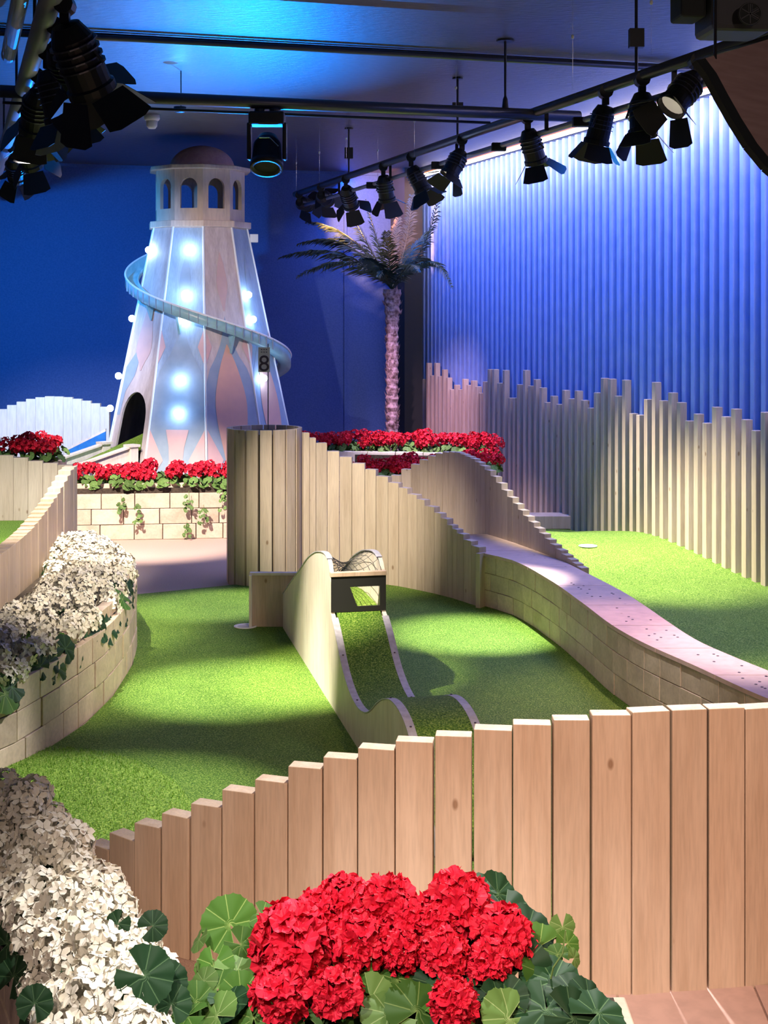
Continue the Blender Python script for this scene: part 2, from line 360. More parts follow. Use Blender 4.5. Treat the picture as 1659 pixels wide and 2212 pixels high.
# its pile: short blades
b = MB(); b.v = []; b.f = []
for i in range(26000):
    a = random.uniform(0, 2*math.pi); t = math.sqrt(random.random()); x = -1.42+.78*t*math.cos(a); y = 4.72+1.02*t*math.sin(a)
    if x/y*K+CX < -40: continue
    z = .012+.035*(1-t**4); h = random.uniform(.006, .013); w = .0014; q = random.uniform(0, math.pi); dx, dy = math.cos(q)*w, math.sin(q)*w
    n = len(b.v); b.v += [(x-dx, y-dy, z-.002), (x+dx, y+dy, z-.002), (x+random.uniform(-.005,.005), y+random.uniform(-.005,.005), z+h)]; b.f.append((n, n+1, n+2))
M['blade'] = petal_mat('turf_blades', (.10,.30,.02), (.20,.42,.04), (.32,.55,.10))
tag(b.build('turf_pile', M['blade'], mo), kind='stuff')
# raised green on the left, behind the stepped fence
ribbon_poly('raised_green', [(-1.90,5.0),(-1.93,8.5),(-2.0,9.0),(-2.3,9.4),(-4.2,9.35),(-4.2,5.0)], .40, .40, M['turf'], 'raised green turf behind the stepped fence on the left', 'putting green')
# right green with its swell
lowback = [(9.6,.55),(9.2,.72),(8.5,.96),(7.87,1.10),(7.31,1.218),(6.91,1.274),(6.62,1.306),(6.19,1.365),(5.87,1.46),(5.67,1.53),(5.2,1.68),(4.6,1.95)]
lowbackI = sorted(lowback)
hill = [(4.4,.06),(7.5,.06),(8.6,.075),(9.1,.10),(9.7,.15),(10.3,.165),(10.9,.09),(11.4,.012),(12.2,.012)]
b = MB(); nx, ny = 14, 60
for j in range(ny+1):
    D = lerp(4.4, 11.75, j/ny); xl_ = interp(lowbackI, D)-.02 if D < 9.6 else .55+(D-9.6)*.0; xr = wallX(D)-.03
    for i in range(nx+1): b.v.append((lerp(xl_, xr, i/nx), D, smooth(hill, D)+.006*math.sin(i*.9+D*2)))
for j in range(ny):
    for i in range(nx): p = j*(nx+1)+i; b.f.append((p, p+1, p+nx+2, p+nx+1))
b.prism([(interp(lowbackI,4.4),4.4,0),(wallX(4.4)-.03,4.4,0),(wallX(4.4)-.03,4.42,0),(interp(lowbackI,4.4),4.42,0)], (0,0,.05))
tag(b.build('undulating_green', M['turf2'], smooth_=True), 'rolling green turf between the low block wall and the pole fence', 'putting green')
# foreground deck boards
b = MB()
for i in range(9):
    x0 = -1.3+i*.36; 
    b.prism([(x0+.003,1.9,0),(x0+.357,1.9,0),(x0+.357+.1,3.70,0),(x0+.003+.1,3.70,0)], (0,0,.008))
tag(b.build('deck_boards', M['cap']), 'pinkish boards laid on the floor in front of the tall plank fence', 'floor boards')
# holes
def cup(p, label):
    t = empty('golf_hole', p, label, 'golf hole'); p = Vector(p)
    b = MB(); b.lathe([(.046,.0),(.064,.0),(.064,.005),(.046,.005),(.046,.0)], p, 32); b.build('rim', M['white'], t, True)
    b = MB(); b.lathe([(.0,.001),(.046,.001),(.046,.002),(.0,.002)], p, 32); b.build('cup', M['signwhite'], t)
cup(G(530,1354,.012)+Vector((0,0,.001)), 'white rimmed golf hole in the main green beside the wooden ramp')
q = G(1270,1180,.16); cup((q.x, q.y, smooth(hill, q.y)+.006), 'white golf hole on the right green near the pole fence')

# ------------------------------------------------------------------ plank fences
def plank_fence(name, label, pts, tops, width, th=.05, z0=0, matn='plank', jit=1.2, cat='fence', back=None, bevel=.002, ends=None):
    """pts: smooth base line (face towards the viewer), tops: z for each plank from tops(i, mid)"""
    line = resample([Vector((p[0], p[1], 0)) for p in pts], width); root = empty(name, (line[len(line)//2].x, line[len(line)//2].y, z0), label, cat)
    for i, (a, c) in enumerate(zip(line, line[1:])):
        mid = (a+c)/2; d = (c-a); w = d.length; ang = math.atan2(d.y, d.x)+math.radians(random.uniform(-jit, jit)); nrm = Vector((-math.sin(ang), math.cos(ang), 0))
        if nrm.y < 0 and back is None: nrm = -nrm
        if back is not None and nrm.dot(Vector(back)) < 0: nrm = -nrm
        zt = tops(i, mid); ctr = mid+nrm*(th/2+random.uniform(-.0015,.0015)); b = MB()
        b.box((ctr.x, ctr.y, (z0+zt)/2), (w*.985, th, zt-z0), ang); b.build('plank', M[matn], root, bevel=bevel)
    return root
def pxof(p): return CX+K*p.x/p.y
def topfn(tp):
    # top z from (px x, px y) pairs of the photograph's outline
    return lambda i, p: H-(interp(tp, pxof(p))-HY)/K*p.y
# front fence: one plank per measured width
edges = [190,235,290,347,411,479,549,621,697,772,853,936,1022,1107,1192,1278,1365,1449,1531,1610,1692,1778]
ftop = [1828,1808,1783,1762,1740,1710,1688,1658,1638,1618,1602,1590,1577,1565,1555,1545,1537,1533,1530,1530,1532]
baseD = [(100,4.22),(190,4.08),(290,3.95),(405,3.86),(600,3.76),(850,3.69),(1150,3.65),(1362,3.645),(1659,3.70),(1900,3.78)]
root = empty('plank_fence', (0.2, 3.7, 0), 'tall pale wooden plank fence rising to the right across the foreground', 'fence')
for i in range(len(ftop)):
    x0, x1 = edges[i], edges[i+1]; a = Vector(((x0-CX)/K*interp(baseD,x0), interp(baseD,x0), 0)); c = Vector(((x1-CX)/K*interp(baseD,x1), interp(baseD,x1), 0))
    d = c-a; w = d.length; gap = .009 if x1 in (1022,1278,1531,411) else .0032; ang = math.atan2(d.y, d.x)+math.radians(random.uniform(-1.4,1.4))
    nr = Vector((-math.sin(ang), math.cos(ang), 0)); mid = (a+c)/2; zt = H-(ftop[i]-HY)/K*mid.y; ctr = mid+nr*(.026+random.uniform(-.002,.002))
    b = MB(); b.box((ctr.x, ctr.y, zt/2), (w-gap, .052, zt), ang); b.build('plank', M['plank'], root, bevel=.0025)
for i in range(7):      # the fence runs on to the right of the picture
    x0 = 1.14+i*.104; y0 = 3.735+i*.012; b = MB(); b.box((x0+.052, y0+.03, .372), (.102,.052,.744), .115); b.build('plank', M['plank'], root, bevel=.0025)
for x0, x1, yt in ((150,190,1838),(112,150,1850)):
    a = Vector(((x0-CX)/K*4.18, 4.18, 0)); c = Vector(((x1-CX)/K*4.1, 4.1, 0)); d = c-a; mid = (a+c)/2+Vector((0,.03,0)); zt = H-(yt-HY)/K*mid.y
    b = MB(); b.box((mid.x, mid.y, zt/2), (d.length-.002, .05, zt), math.atan2(d.y, d.x)); b.build('plank', M['plank'], root, bevel=.0025)
# middle fence, stepping down to the right from the drum
mx = [655,669,683,707,733,760,788,812,838,861,880,900,917,938,952,966,977,987,1001,1018,1035]
my = [935,946,957,975,987,1001,1014,1029,1043,1054,1068,1079,1094,1108,1120,1134,1143,1153,1167,1180]
mD = [(655,9.22),(720,9.27),(800,9.24),(860,9.12),(900,9.0),(940,8.87),(980,8.72),(1035,8.47)]
root = empty('plank_fence', (0, 9.1, 0), 'wooden plank fence stepping down to the right from the round plank drum', 'fence')
for i in range(len(my)):
    x0, x1 = mx[i], mx[i+1]; a = Vector(((x0-CX)/K*interp(mD,x0), interp(mD,x0), 0)); c = Vector(((x1-CX)/K*interp(mD,x1), interp(mD,x1), 0)); d = c-a
    mid = (a+c)/2; ang = math.atan2(d.y, d.x); nr = Vector((-math.sin(ang), math.cos(ang), 0)); zt = H-(my[i]-HY)/K*mid.y; ctr = mid+nr*.025
    b = MB(); b.box((ctr.x, ctr.y, zt/2), (d.length-.0025, .05, zt), ang+math.radians(random.uniform(-1,1))); b.build('plank', M['plank2'], root, bevel=.0015)
e = Vector(((1035-CX)/K*8.45, 8.45, 0)); b = MB(); b.box((e.x+.012, e.y+.02, .165), (.03,.075,.34), -.6); b.build('end_board', M['plank2'], root, bevel=.002)
# wavy fence behind the low wall
wt = [(840,1040),(850,1030),(880,1012),(910,996),(940,981),(965,976),(990,977),(1020,990),(1050,1012),(1075,1040),(1100,1072),(1130,1108),(1160,1142),(1190,1172),(1220,1200),(1252,1226)]
plank_fence('wavy_fence', 'pinkish wave-topped plank fence behind the low block wall',
    [(.05,10.05),(.2,9.98),(.38,9.8),(.52,9.55),(.64,9.25),(.79,8.9),(.93,8.5),(1.03,8.2),(1.10,7.93)], topfn(wt), .075, .045, 0, 'plank2', .8, bevel=.001)
# stepped fence on the left
D_of = [(0,6.75),(160,8.62)]
st = [(-400,1215),(-40,1212),(0,1196),(25,1180),(50,1155),(75,1125),(95,1100),(112,1076),(128,1048),(142,1022),(152,1008),(170,1003)]
def stz(i, p):
    return H-(interp([(5.9,1270),(6.3,1240),(6.75,1196),(7.05,1172),(7.4,1143),(7.7,1113),(7.95,1088),(8.15,1065),(8.35,1036),(8.5,1015),(8.65,1004)], p.y)-HY)/K*p.y
plank_fence('stepped_fence', 'wooden plank fence on the left whose top climbs like a staircase',
    [(-1.80,5.6),(-1.805,6.3),(-1.815,6.9),(-1.835,7.5),(-1.86,8.1),(-1.862,8.64)], stz, .09, .075, 0, 'plank', .6, back=(-1,0,0), bevel=.002)
# low fence facing the viewer behind the raised green
lf = [(-60,976),(0,980),(33,984),(34,989),(68,989),(69,996),(102,997),(103,1004),(160,1008)]
plank_fence('plank_fence', 'low olive-lit plank fence at the back of the raised green', [(-3.1,9.30),(-2.5,9.33),(-2.05,9.36)], topfn([(-300,978),(0,982),(50,990),(85,998),(150,1006)]), .1, .045, .40, 'plank2', .6)
# white arched fence far left
ar = [(-60,905),(0,886),(28,874),(60,863),(100,856),(140,857),(180,864),(205,871),(240,884)]
plank_fence('arched_fence', 'bright white plank fence with an arched top behind the red flowers, far left', [(-3.95,12.9),(-3.5,13.0),(-3.0,13.0),(-2.5,12.95)], topfn(ar), .085, .04, 0, 'ply', .8, bevel=.001)

# ------------------------------------------------------------------ plank drum with flag
dc = Vector(((571.5-CX)/K*9.35, 9.35, 0)); R = .245
t = empty('plank_drum', dc, 'round drum of upright planks with dark gaps standing beside the middle fence', 'planter')
for k in range(17):
    a = 2*math.pi*k/17+.12; p = dc+Vector((math.sin(a), -math.cos(a), 0))*(R-.012); b = MB(); b.box((p.x, p.y, .505), (.076,.024,1.01), a); b.build('plank', M['plank2'], t, bevel=.0015)
b = MB(); b.lathe([(R-.03,.02),(R-.03,.98),(0,.98)], dc, 24); b.build('liner', M['blackm'], t)
fp = dc+Vector((.025,-.02,0)); t = empty('hole_flag', fp+Vector((0,0,.98)), 'thin pole with a small white sign reading 8 standing in the plank drum', 'flag')
b = MB(); b.tube([fp+Vector((0,0,.98)), fp+Vector((.0,0,1.56))], .0035, 8); b.build('pole', M['steel'], t)
sg0 = P(570.5,777,9.32); b = MB(); b.box(sg0, (.076,.006,.162)); b.build('sign', M['signwhite'], t)
cu = bpy.data.curves.new('number', 'FONT'); cu.body = '8'; cu.size = .15; cu.align_x = 'CENTER'; cu.extrude = .001; cu.materials.append(M['ink'])
tmp = bpy.data.objects.new('number', cu); C.objects.link(tmp); bpy.context.view_layer.update()
nm = bpy.data.meshes.new_from_object(tmp.evaluated_get(bpy.context.evaluated_depsgraph_get())); bpy.data.objects.remove(tmp)
no = bpy.data.objects.new('number', nm); C.objects.link(no); no.parent = t; no.location = sg0+Vector((0,-.005,-.075))-Vector(t.location); no.rotation_euler = (math.pi/2,0,0)
b = MB()
for r_ in range(2):
    for k in range(3): b.box(sg0+Vector((-.016+k*.016,-.0045,.066-.016*r_)), (.010,.002,.005))
b.build('small_lettering', M['ink'], t)

# ------------------------------------------------------------------ block walls
def block_course(b, line, z0, h, length, depth, off=0, side=1, jit=.003, gap=.004):
    """line: list of Vectors finely sampled; blocks laid along it, depth behind the face"""
    Ls = [0]
    for p, q in zip(line, line[1:]): Ls.append(Ls[-1]+(q-p).length)
    tot = Ls[-1]
    def at(s):
        s = max(0, min(tot, s))
        for i in range(len(line)-1):
            if s <= Ls[i+1]+1e-9: return line[i].lerp(line[i+1], (s-Ls[i])/max(1e-9, Ls[i+1]-Ls[i]))
        return line[-1]
    s = -off
    while s < tot-.02:
        l_ = length*random.uniform(.85,1.15); a = at(s); c = at(s+l_); s += l_
        d = c-a
        if d.length < .03: continue
        ang = math.atan2(d.y, d.x); nr = Vector((-math.sin(ang), math.cos(ang), 0))*side; mid = (a+c)/2+nr*(depth/2+random.uniform(-jit, jit))
        b.box((mid.x, mid.y, z0+h/2), (d.length-gap, depth, h-gap*.7), ang)
# low right wall
front = [(.575,8.52),(.75,8.22),(.89,7.63),(.985,7.0),(1.05,6.5),(1.13,6.15),(1.257,5.77),(1.42,5.27),(1.62,4.85),(1.9,4.4)]
fl = resample([Vector((*p,0)) for p in front], .03)
t = empty('block_wall', (1.0,7.0,0), 'low curved wall of pale wooden blocks with pink top boards along the right side', 'wall')
b = MB()
for k in range(3): block_course(b, fl, .012+k*.101, .101, .165, .07, off=(k % 2)*.085, side=1, jit=.002)
b.build('block_courses', M['block'], t, bevel=.002)
bk = resample([Vector((x,D,0)) for D, x in lowback if D < 9.4], .05); ff = resample([Vector((*p,0)) for p in [(.50,9.25),(.53,8.9)]+front], .05)
def near(line, D): return interp(sorted((p.y, p.x) for p in line), D)
b = MB()
for i in range(4): pass
Ds = [9.2,8.55,8.0,7.45,6.95,6.5,6.05,5.6,5.15,4.6]
for D1, D0 in zip(Ds, Ds[1:]):
    n_ = 5; A = []; B = []
    for i in range(n_+1):
        D = lerp(D1-.0025, D0+.0025, i/n_); A.append(Vector((near(ff, D)-.008, D, .315))); B.append(Vector((near(bk, D), D-.04 if False else D, .315)))
    b.prism(A+B[::-1], (0,0,.018))
b.build('top_board', M['cap'], t)
b = MB()
for i in range(40):
    D = random.uniform(5.2,7.6); x = lerp(near(ff,D), near(bk,D), random.choice((.3,.45,.75))); b.lathe([(.006,0),(.006,.0012),(0,.0012)], (x,D,.333), 8)
b.build('screws', M['ink'], t)
# pink step box near the pole fence
b = MB(); p0 = G(1145,1143,.012); p1 = G(1237,1143,.012); b.prism([p0, p1, p1+Vector((-.03,.22,0)), p0+Vector((-.05,.22,0))], (0,0,.105)); tag(b.build('step_box', M['plank'], bevel=.004), 'low pale wooden box at the far corner of the right green', 'box')
# left curved planter
wallpts = [(-2.2,4.55),(-1.75,4.92),(-1.445,5.33),(-1.35,5.69),(-1.285,6.05),(-1.243,6.48),(-1.25,7.0),(-1.32,7.6),(-1.46,8.15),(-1.66,8.6),(-1.86,8.85)]
wl = resample([Vector((*p,0)) for p in wallpts], .03)
planterL = empty('block_planter', (-1.5,6.6,0), 'curved planter of pale wooden blocks holding the white flowers on the left', 'planter')
b = MB()
for k in range(3): block_course(b, wl, k*.116, .116, .185, .06, off=(k % 2)*.09, side=1, jit=.004, gap=.005)
wl2 = resample([Vector((p[0]-.03, p[1]+.005, 0)) for p in wallpts], .03)
block_course(b, wl2, .348, .062, .15, .05, off=.05, side=1, jit=.004)
b.build('block_courses', M['block'], planterL, bevel=.0025)
b = MB(); inner = [Vector((-1.80,5.0,0)), Vector((-1.805,6.3,0)), Vector((-1.82,7.0,0)), Vector((-1.845,7.8,0)), Vector((-1.86,8.6,0)), Vector((-1.88,8.8,0))]
outer = [Vector((p[0]-.07, p[1], 0)) for p in wallpts if p[1] > 5]
b.prism([Vector((p.x,p.y,.30)) for p in outer]+[Vector((p.x+.01,p.y,.30)) for p in inner[::-1]], (0,0,.06)); b.build('soil', M['soil'], planterL)
# straight block planter in front of the tower
q0 = Vector((-2.42,11.02,0)); q1 = Vector((-1.12,11.16,0)); ln = [q0.lerp(q1, i/40) for i in range(41)]
planterB = empty('block_planter', (-1.75,11.3,0), 'straight planter of pale blocks in front of the tower, with ivy on its face', 'planter')
b = MB()
for k in range(3): block_course(b, ln, k*.12, .12, .245, .10, off=(k % 2)*.12, side=1, jit=.008, gap=.006)
block_course(b, [p+Vector((0,.03,0)) for p in ln], .36, .075, .19, .06, off=.06, side=1, jit=.005)
b.build('block_courses', M['block'], planterB, bevel=.003)
b = MB(); b.box((-1.77,11.33,.2), (1.28,.44,.40), .105); b.build('soil', M['soil'], planterB)
# back bed: crescent planter
backfront = [(-.62,11.75),(-.3,11.72),(.1,11.68),(.5,11.6),(.72,11.45)]
bl = resample([Vector((*p,0)) for p in backfront], .04)
planterR = empty('block_planter', (.2,11.8,0), 'white block planter at the back under the palm, holding a row of red flowers', 'planter')
b = MB()
for k in range(5): block_course(b, bl, k*.125, .125, .25, .08, off=(k % 2)*.12, side=1, gap=.005)
b.build('block_courses', M['ply'], planterR, bevel=.003)
b = MB(); b.prism([Vector((-.62,11.8,0)),Vector((.72,11.5,0)),Vector((.95,11.9,0)),Vector((-.5,12.2,0))], (0,0,.6)); b.build('soil', M['soil'], planterR)
fr2 = resample([Vector((*p,0)) for p in [(-.25,10.55),(.1,10.6),(.4,10.75),(.68,11.0),(.80,11.25)]], .04)
planterF = empty('block_planter', (.3,10.9,0), 'nearer arm of the back planter behind the middle fence, with red flowers', 'planter')
b = MB()
for k in range(4): block_course(b, fr2, k*.125, .125, .25, .08, off=(k % 2)*.12, side=1, gap=.005)
b.build('block_courses', M['block'], planterF, bevel=.003)
b = MB(); b.prism([Vector((-.25,10.62,0)),Vector((.4,10.82,0)),Vector((.78,11.2,0)),Vector((.60,11.4,0)),Vector((.25,11.1,0)),Vector((-.25,10.85,0))], (0,0,.47)); b.build('soil', M['soil'], planterF)
# planter behind the low olive fence
planterO = empty('trough_planter', (-2.5,9.65,.4), 'wooden trough of red flowers behind the low fence on the left', 'planter')
b = MB(); b.box((-2.66,9.62,.38), (.95,.36,.76)); b.build('box', M['plank2'], planterO)
b = MB(); b.box((-2.66,9.62,.765), (.88,.30,.02)); b.build('soil', M['soil'], planterO)

# ------------------------------------------------------------------ right pole fence
tops = []
for x, y in ((1087,1485),(1115,1450),(1160,1340),(1187,1425),(1215,1340),(1240,1430),(1268,1385),(1297,1440),(1322,1520),(1352,1490),(1380,1520),(1408,1450),(1437,1490),(1468,1460),(1497,1500),(1522,1545)):
    tops.append((560+x/3.16, 360+y/3.16))
for x, y in ((103,280),(127,212),(153,145),(178,145),(205,220),(235,150),(265,300),(290,300),(313,228),(347,150),(375,235),(405,200),(437,245),(465,325),(497,290),(530,335),(561,258),(597,305),(630,262),(665,313),(700,355),(735,272),(773,193),(812,197),(850,290),(890,203),(930,385),(968,393),(1010,308),(1053,215),(1095,315),(1143,272),(1190,325),(1235,425),(1283,387),(1330,437),(1383,350),(1435,402),(1488,360),(1545,418),(1600,478),(1650,378),(1712,430),(1775,400)):
    tops.append((1000+x/2.517, 740+y/2.517))
for i in range(26):
    D = 8.72-i*.1225; X = 5.124-.10-SL*D; z = random.uniform(.92,1.16); tops.append((CX+K*X/D, HY+(H-z)*K/D))
t = empty('pole_fence', (1.6,11.5,0), 'fence of upright square poles of uneven height against the blue-lit batten wall', 'fence')
for x, y in tops:
    a = (x-CX)/K; D = (5.124-.10)/(a+SL); X = a*D; z = H-(y-HY)/K*D
    b = MB(); z0 = max(0, smooth(hill, D)-.02) if D < 11.3 else 0
    b.box((X, D, (z0+z)/2), (.052,.052,z-z0), math.atan(SL)); b.build('pole', M['plank'], t, bevel=.003)

# ------------------------------------------------------------------ wavy ramp
def RX(D): return 1.08-.2077*D
nR = Vector((.9791,.2034,0)); RW = .25
prof = [(7.9,.20),(7.5,.357),(7.24,.457),(7.01,.549),(6.784,.616),(6.605,.648),(6.49,.657),(6.413,.645),(6.36,.60),(6.345,.56),(6.34,.42)]
low = [(6.34,.42),(6.28,.395),(6.19,.345),(6.10,.285),(6.0,.232),(5.85,.188),(5.69,.177),(5.54,.199),(5.43,.240),(5.32,.297),(5.18,.350),(5.04,.376),(4.9,.370),(4.79,.335),(4.68,.26),(4.56,.14),(4.5,.03)]
def pr(D, z, off=0): return Vector((RX(D), D, z))+nR*off
lows = [(lerp(4.5,6.34,i/46), smooth(sorted(low), lerp(4.5,6.34,i/46))) for i in range(47)]
his = [(lerp(6.42,7.9,i/30), smooth(sorted(prof)[3:] if False else [(6.413,.645),(6.49,.657),(6.605,.648),(6.784,.616),(7.01,.549),(7.24,.457),(7.5,.357),(7.9,.20)], lerp(6.42,7.9,i/30))) for i in range(31)]
outline = lows+[(6.345,.56),(6.365,.605),(6.39,.630)]+his
ramp_t = empty('wavy_ramp', pr(6.3,0), 'white plywood ball ramp with a dipping turf track in the middle of the green', 'ramp')
for off in (0, RW-.018):
    b = MB(); b.prism([pr(D,.012,off) for D in (outline[0][0], )]+[pr(D,z,off) for D, z in outline]+[pr(outline[-1][0],.012,off)], nR*.018); b.build('side_panel', M['ply'], ramp_t)
def strip(o0, o1, prf, th, up=0):
    b = MB()
    for (D0,z0),(D1,z1) in zip(prf, prf[1:]):
        b.v += []; n = len(b.v)
        for D, z in ((D0,z0),(D1,z1)):
            for o_ in (o0, o1):
                b.v.append(tuple(pr(D, z+up, o_))); b.v.append(tuple(pr(D, z+up-th, o_)))
        b.f += [(n,n+2,n+6,n+4),(n+1,n+5,n+7,n+3),(n,n+4,n+5,n+1),(n+2,n+3,n+7,n+6)]
    return b
edge_full = lows+[(6.345,.56),(6.365,.605),(6.39,.630)]+his
for o0, o1 in ((-.004,.026),(RW-.026,RW+.004)):
    strip(o0, o1, lows[:-1], .004, .005).build('edge_strip', M['greytrim'], ramp_t)
    strip(o0, o1-.004, edge_full[50:], .004, .005).build('edge_strip', M['greytrim'], ramp_t)
strip(.026, RW-.026, lows, .012, .004).build('track', M['turf'], ramp_t)
inner_t = [(6.34,.42),(6.5,.43),(6.8,.43),(7.1,.40),(7.4,.30),(7.7,.18),(7.9,.10)]
strip(.018, RW-.018, inner_t, .012, 0).build('tunnel_track', M['turf2'], ramp_t)
b = MB()
for i in range(0, 46, 8):
    for o_ in (.012, RW-.012):
        D, z = lows[i]; b.lathe([(.004,0),(.004,.003),(0,.003)], pr(D, z+.005, o_), 8)
b.build('screws', M['ink'], ramp_t)
# portal panel with an opening
fD = 6.335
def pp(o_, z): return pr(fD, z, o_)
rows = [[(0,.585),(RW,.585),(RW,.535),(0,.535)], [(0,.535),(.085,.535),(.118,.447),(0,.447)], [(.222,.535),(RW,.535),(RW,.447),(.222,.447)], [(0,.447),(RW,.447),(RW,.425),(0,.425)]]
b = MB()
for r_ in rows: b.prism([pp(*q) for q in r_], (0,.012,0))
b.build('portal_panel', M['blackm'], ramp_t)
b = MB(); b.box(pr(6.345,.592,RW/2), (RW+.004,.03,.02), math.atan2(nR.y,nR.x)); b.build('crossbar', M['plank'], ramp_t, bevel=.002)
# net between the side panels
b = MB(); nl = 9
for i in range(nl+1):
    o_ = .018+(RW-.036)*i/nl; sag = -.05*math.sin(math.pi*i/nl)
    b.tube([pr(6.35,.60+sag*.2,o_)]+[pr(D, z+sag-.004, o_) for D, z in his[::3]][:7], .0013, 4, False)
for D, z in [(6.35,.60)]+his[:21:2]:
    b.tube([pr(D, z-.05*math.sin(math.pi*i/8)*(1 if D > 6.4 else .2)-.004, .018+(RW-.036)*i/8) for i in range(9)], .0013, 4, False)
b.build('net', M['black'], ramp_t)
b = MB(); p = pr(7.93,0,0); b.box((p.x-.02+.0, p.y+.01, .157), (.30,.018,.29)); b.build('backstop', M['plank'], ramp_t)
b = MB(); b.box((p.x-.02, p.y+.01, .307), (.32,.04,.014)); b.box((p.x-.175,p.y+.0,.157), (.014,.06,.29)); b.build('backstop_rim', M['ply'], ramp_t)

# ------------------------------------------------------------------ tower
TX, TD = -1.616, 12.5
VA = [math.radians(11+36*k) for k in range(10)]
def TR(z): return .42+.2116*(2.5-z)
def tp(th, r, z): return Vector((TX+r*math.sin(th), TD-r*math.cos(th), z))
tower = empty('helter_skelter', (TX, TD, 0), 'tall ten-sided whitewashed wooden tower with lit bulbs and a blue spiral slide', 'tower')
def fpt(k, uu, z, R=None, off=0):
    r = TR(z) if R is None else R; a = tp(VA[k], r, z); c = tp(VA[(k+1) % 10], r, z); n = Vector((math.sin((VA[k]+VA[k]+math.radians(36))/2), -math.cos((VA[k]*2+math.radians(36))/2), 0))
    return a.lerp(c, (uu+1)/2)+n*off
def holed(b, outer, hole):
    pts = outer+hole; tris = tessellate_polygon([outer, hole]); n = len(b.v); b.v += [tuple(p) for p in pts]
    for t_ in tris: b.f.append(tuple(n+i for i in t_))
def arch(w, z0, z1, hw):
    pts = [(-hw, z0), (hw, z0)]
    for i in range(0, 13):
        a = math.pi*i/12; pts.append((hw*math.cos(a), z1+math.sin(a)*w))
    return pts
b = MB()
for k in range(10):
    if k == 8:      # facet centred at -43 degrees, with the door
        hole = [fpt(k, x, z) for x, z in arch(.20, .42, .90, .70)]
        holed(b, [fpt(k,-1,0), fpt(k,1,0), fpt(k,1,2.5), fpt(k,-1,2.5)], hole)
    else: b.quad([fpt(k,-1,0), fpt(k,1,0), fpt(k,1,2.5), fpt(k,-1,2.5)])
b.build('body', M['tower'], tower, solid=-.02 if False else .02)
b = MB(); b.lathe([(.75,.02),(.75,.44),(0,.44)], (TX,TD,0), 20); b.build('inner_floor', M['navyin'], tower)
def ring(r0, r1, z0, z1):
    b = MB(); m_ = 10
    for z in (z0, z1):
        for r in (r0, r1):
            for k in range(m_): b.v.append(tuple(tp(VA[k], r, z)))
    for k in range(m_):
        j = (k+1) % m_
        b.f += [(m_+k, m_+j, 3*m_+j, 3*m_+k), (k, 2*m_+k, 2*m_+j, j), (2*m_+k, 3*m_+k, 3*m_+j, 2*m_+j), (k, j, m_+j, m_+k)]
    return b
ring(.0,.458,2.50,2.555).build('lower_cornice', M['lantern'], tower, bevel=.004)
b = MB(); LR = .40
for k in range(10):
    holed(b, [fpt(k,-1,2.555,LR), fpt(k,1,2.555,LR), fpt(k,1,3.0,LR), fpt(k,-1,3.0,LR)], [fpt(k,x,z,LR) for x, z in arch(.08,2.66,2.84,.60)])
b.build('lantern', M['lantern'], tower, solid=.035)
ring(.0,.452,2.995,3.03).build('upper_cornice', M['lantern'], tower, bevel=.006)
b = MB(); b.lathe([(.283*math.cos(a), .005+.20*math.sin(a)) for a in [math.pi/2*i/10 for i in range(11)]], (TX+.02,TD,3.028), 36); b.build('dome', M['dome'], tower, True)
# corner battens
for k in range(10):
    b = MB(); b.tube([tp(VA[k], TR(0)+.002, 0), tp(VA[k], TR(2.5)+.002, 2.5)], .010, 6); b.build('corner_batten', M['trimw'], tower)
# painted ogee shapes, thin inlays on each facet
def shape(k, pts, m, name, off=.003):
    b = MB(); q = [fpt(k, x, z, None, off) for x, z in pts]; n_ = (q[1]-q[0]).cross(q[2]-q[0]).normalized()
    tr = tessellate_polygon([q]); b.v = [tuple(p) for p in q]; b.f = [tuple(t_) for t_ in tr]; return b.build(name, M[m], tower)
def ogee(z0, z1, zw, w, w0=.1, w1=.02):
    f = [(z0,w0),(lerp(z0,zw,.3),w0+.18*w),(zw,w),(lerp(zw,z1,.6),w*.62),(z1,w1)]
    L_ = [(smooth(f,z), z) for z in [lerp(z0,z1,i/16) for i in range(17)]]
    return L_+[(-x, z) for x, z in L_[::-1]]
for k in (9, 1): shape(k, [(-.97,.02),(.97,.02),(.97,2.49),(-.97,2.49)], 'paleblue', 'painted_board', .0012)
for k in (0, 1, 8, 9, 2):
    if k == 8: shape(k, [(-.98,1.30),(-.98,.9),(-.80,.9),(-.72,1.10),(-.3,1.24),(0,1.55)], 'slateblue', 'painted_panel'); shape(k, ogee(1.28,1.90,1.45,.5,.05), 'peachpale', 'painted_motif', .004); continue
    shape(k, [(.96,.30),(.96,1.18),(.80,1.30),(.52,1.40),(.30,1.50),(.12,1.62),(0,1.74),(-.12,1.62),(-.30,1.50),(-.52,1.40),(-.80,1.30),(-.96,1.18),(-.96,.30)], 'slateblue', 'painted_panel')
    if k == 9: shape(k, [(.22,.30),(.30,.42),(.22,.55),(.26,.66),(.40,.80),(-.40,.80),(-.26,.66),(-.22,.55),(-.30,.42),(-.22,.30)], 'pinkpaint', 'painted_motif', .006)
    else: shape(k, ogee(.34,1.50,1.0,.62,.22), 'peach', 'painted_motif', .006)
    for s_ in (-1, 1): shape(k, [(s_*.96,.30),(s_*.96,.80),(s_*.42,.55)], 'pinkpaint', 'painted_diamond', .008); shape(k, [(s_*.96,1.34),(s_*.96,1.62),(s_*.70,1.48)], 'pinkpaint', 'painted_diamond', .008)
    shape(k, ogee(1.78,2.28,2.0,.30,.05), 'slateblue' if k in (1, 9) else 'peachpale', 'painted_motif', .004)
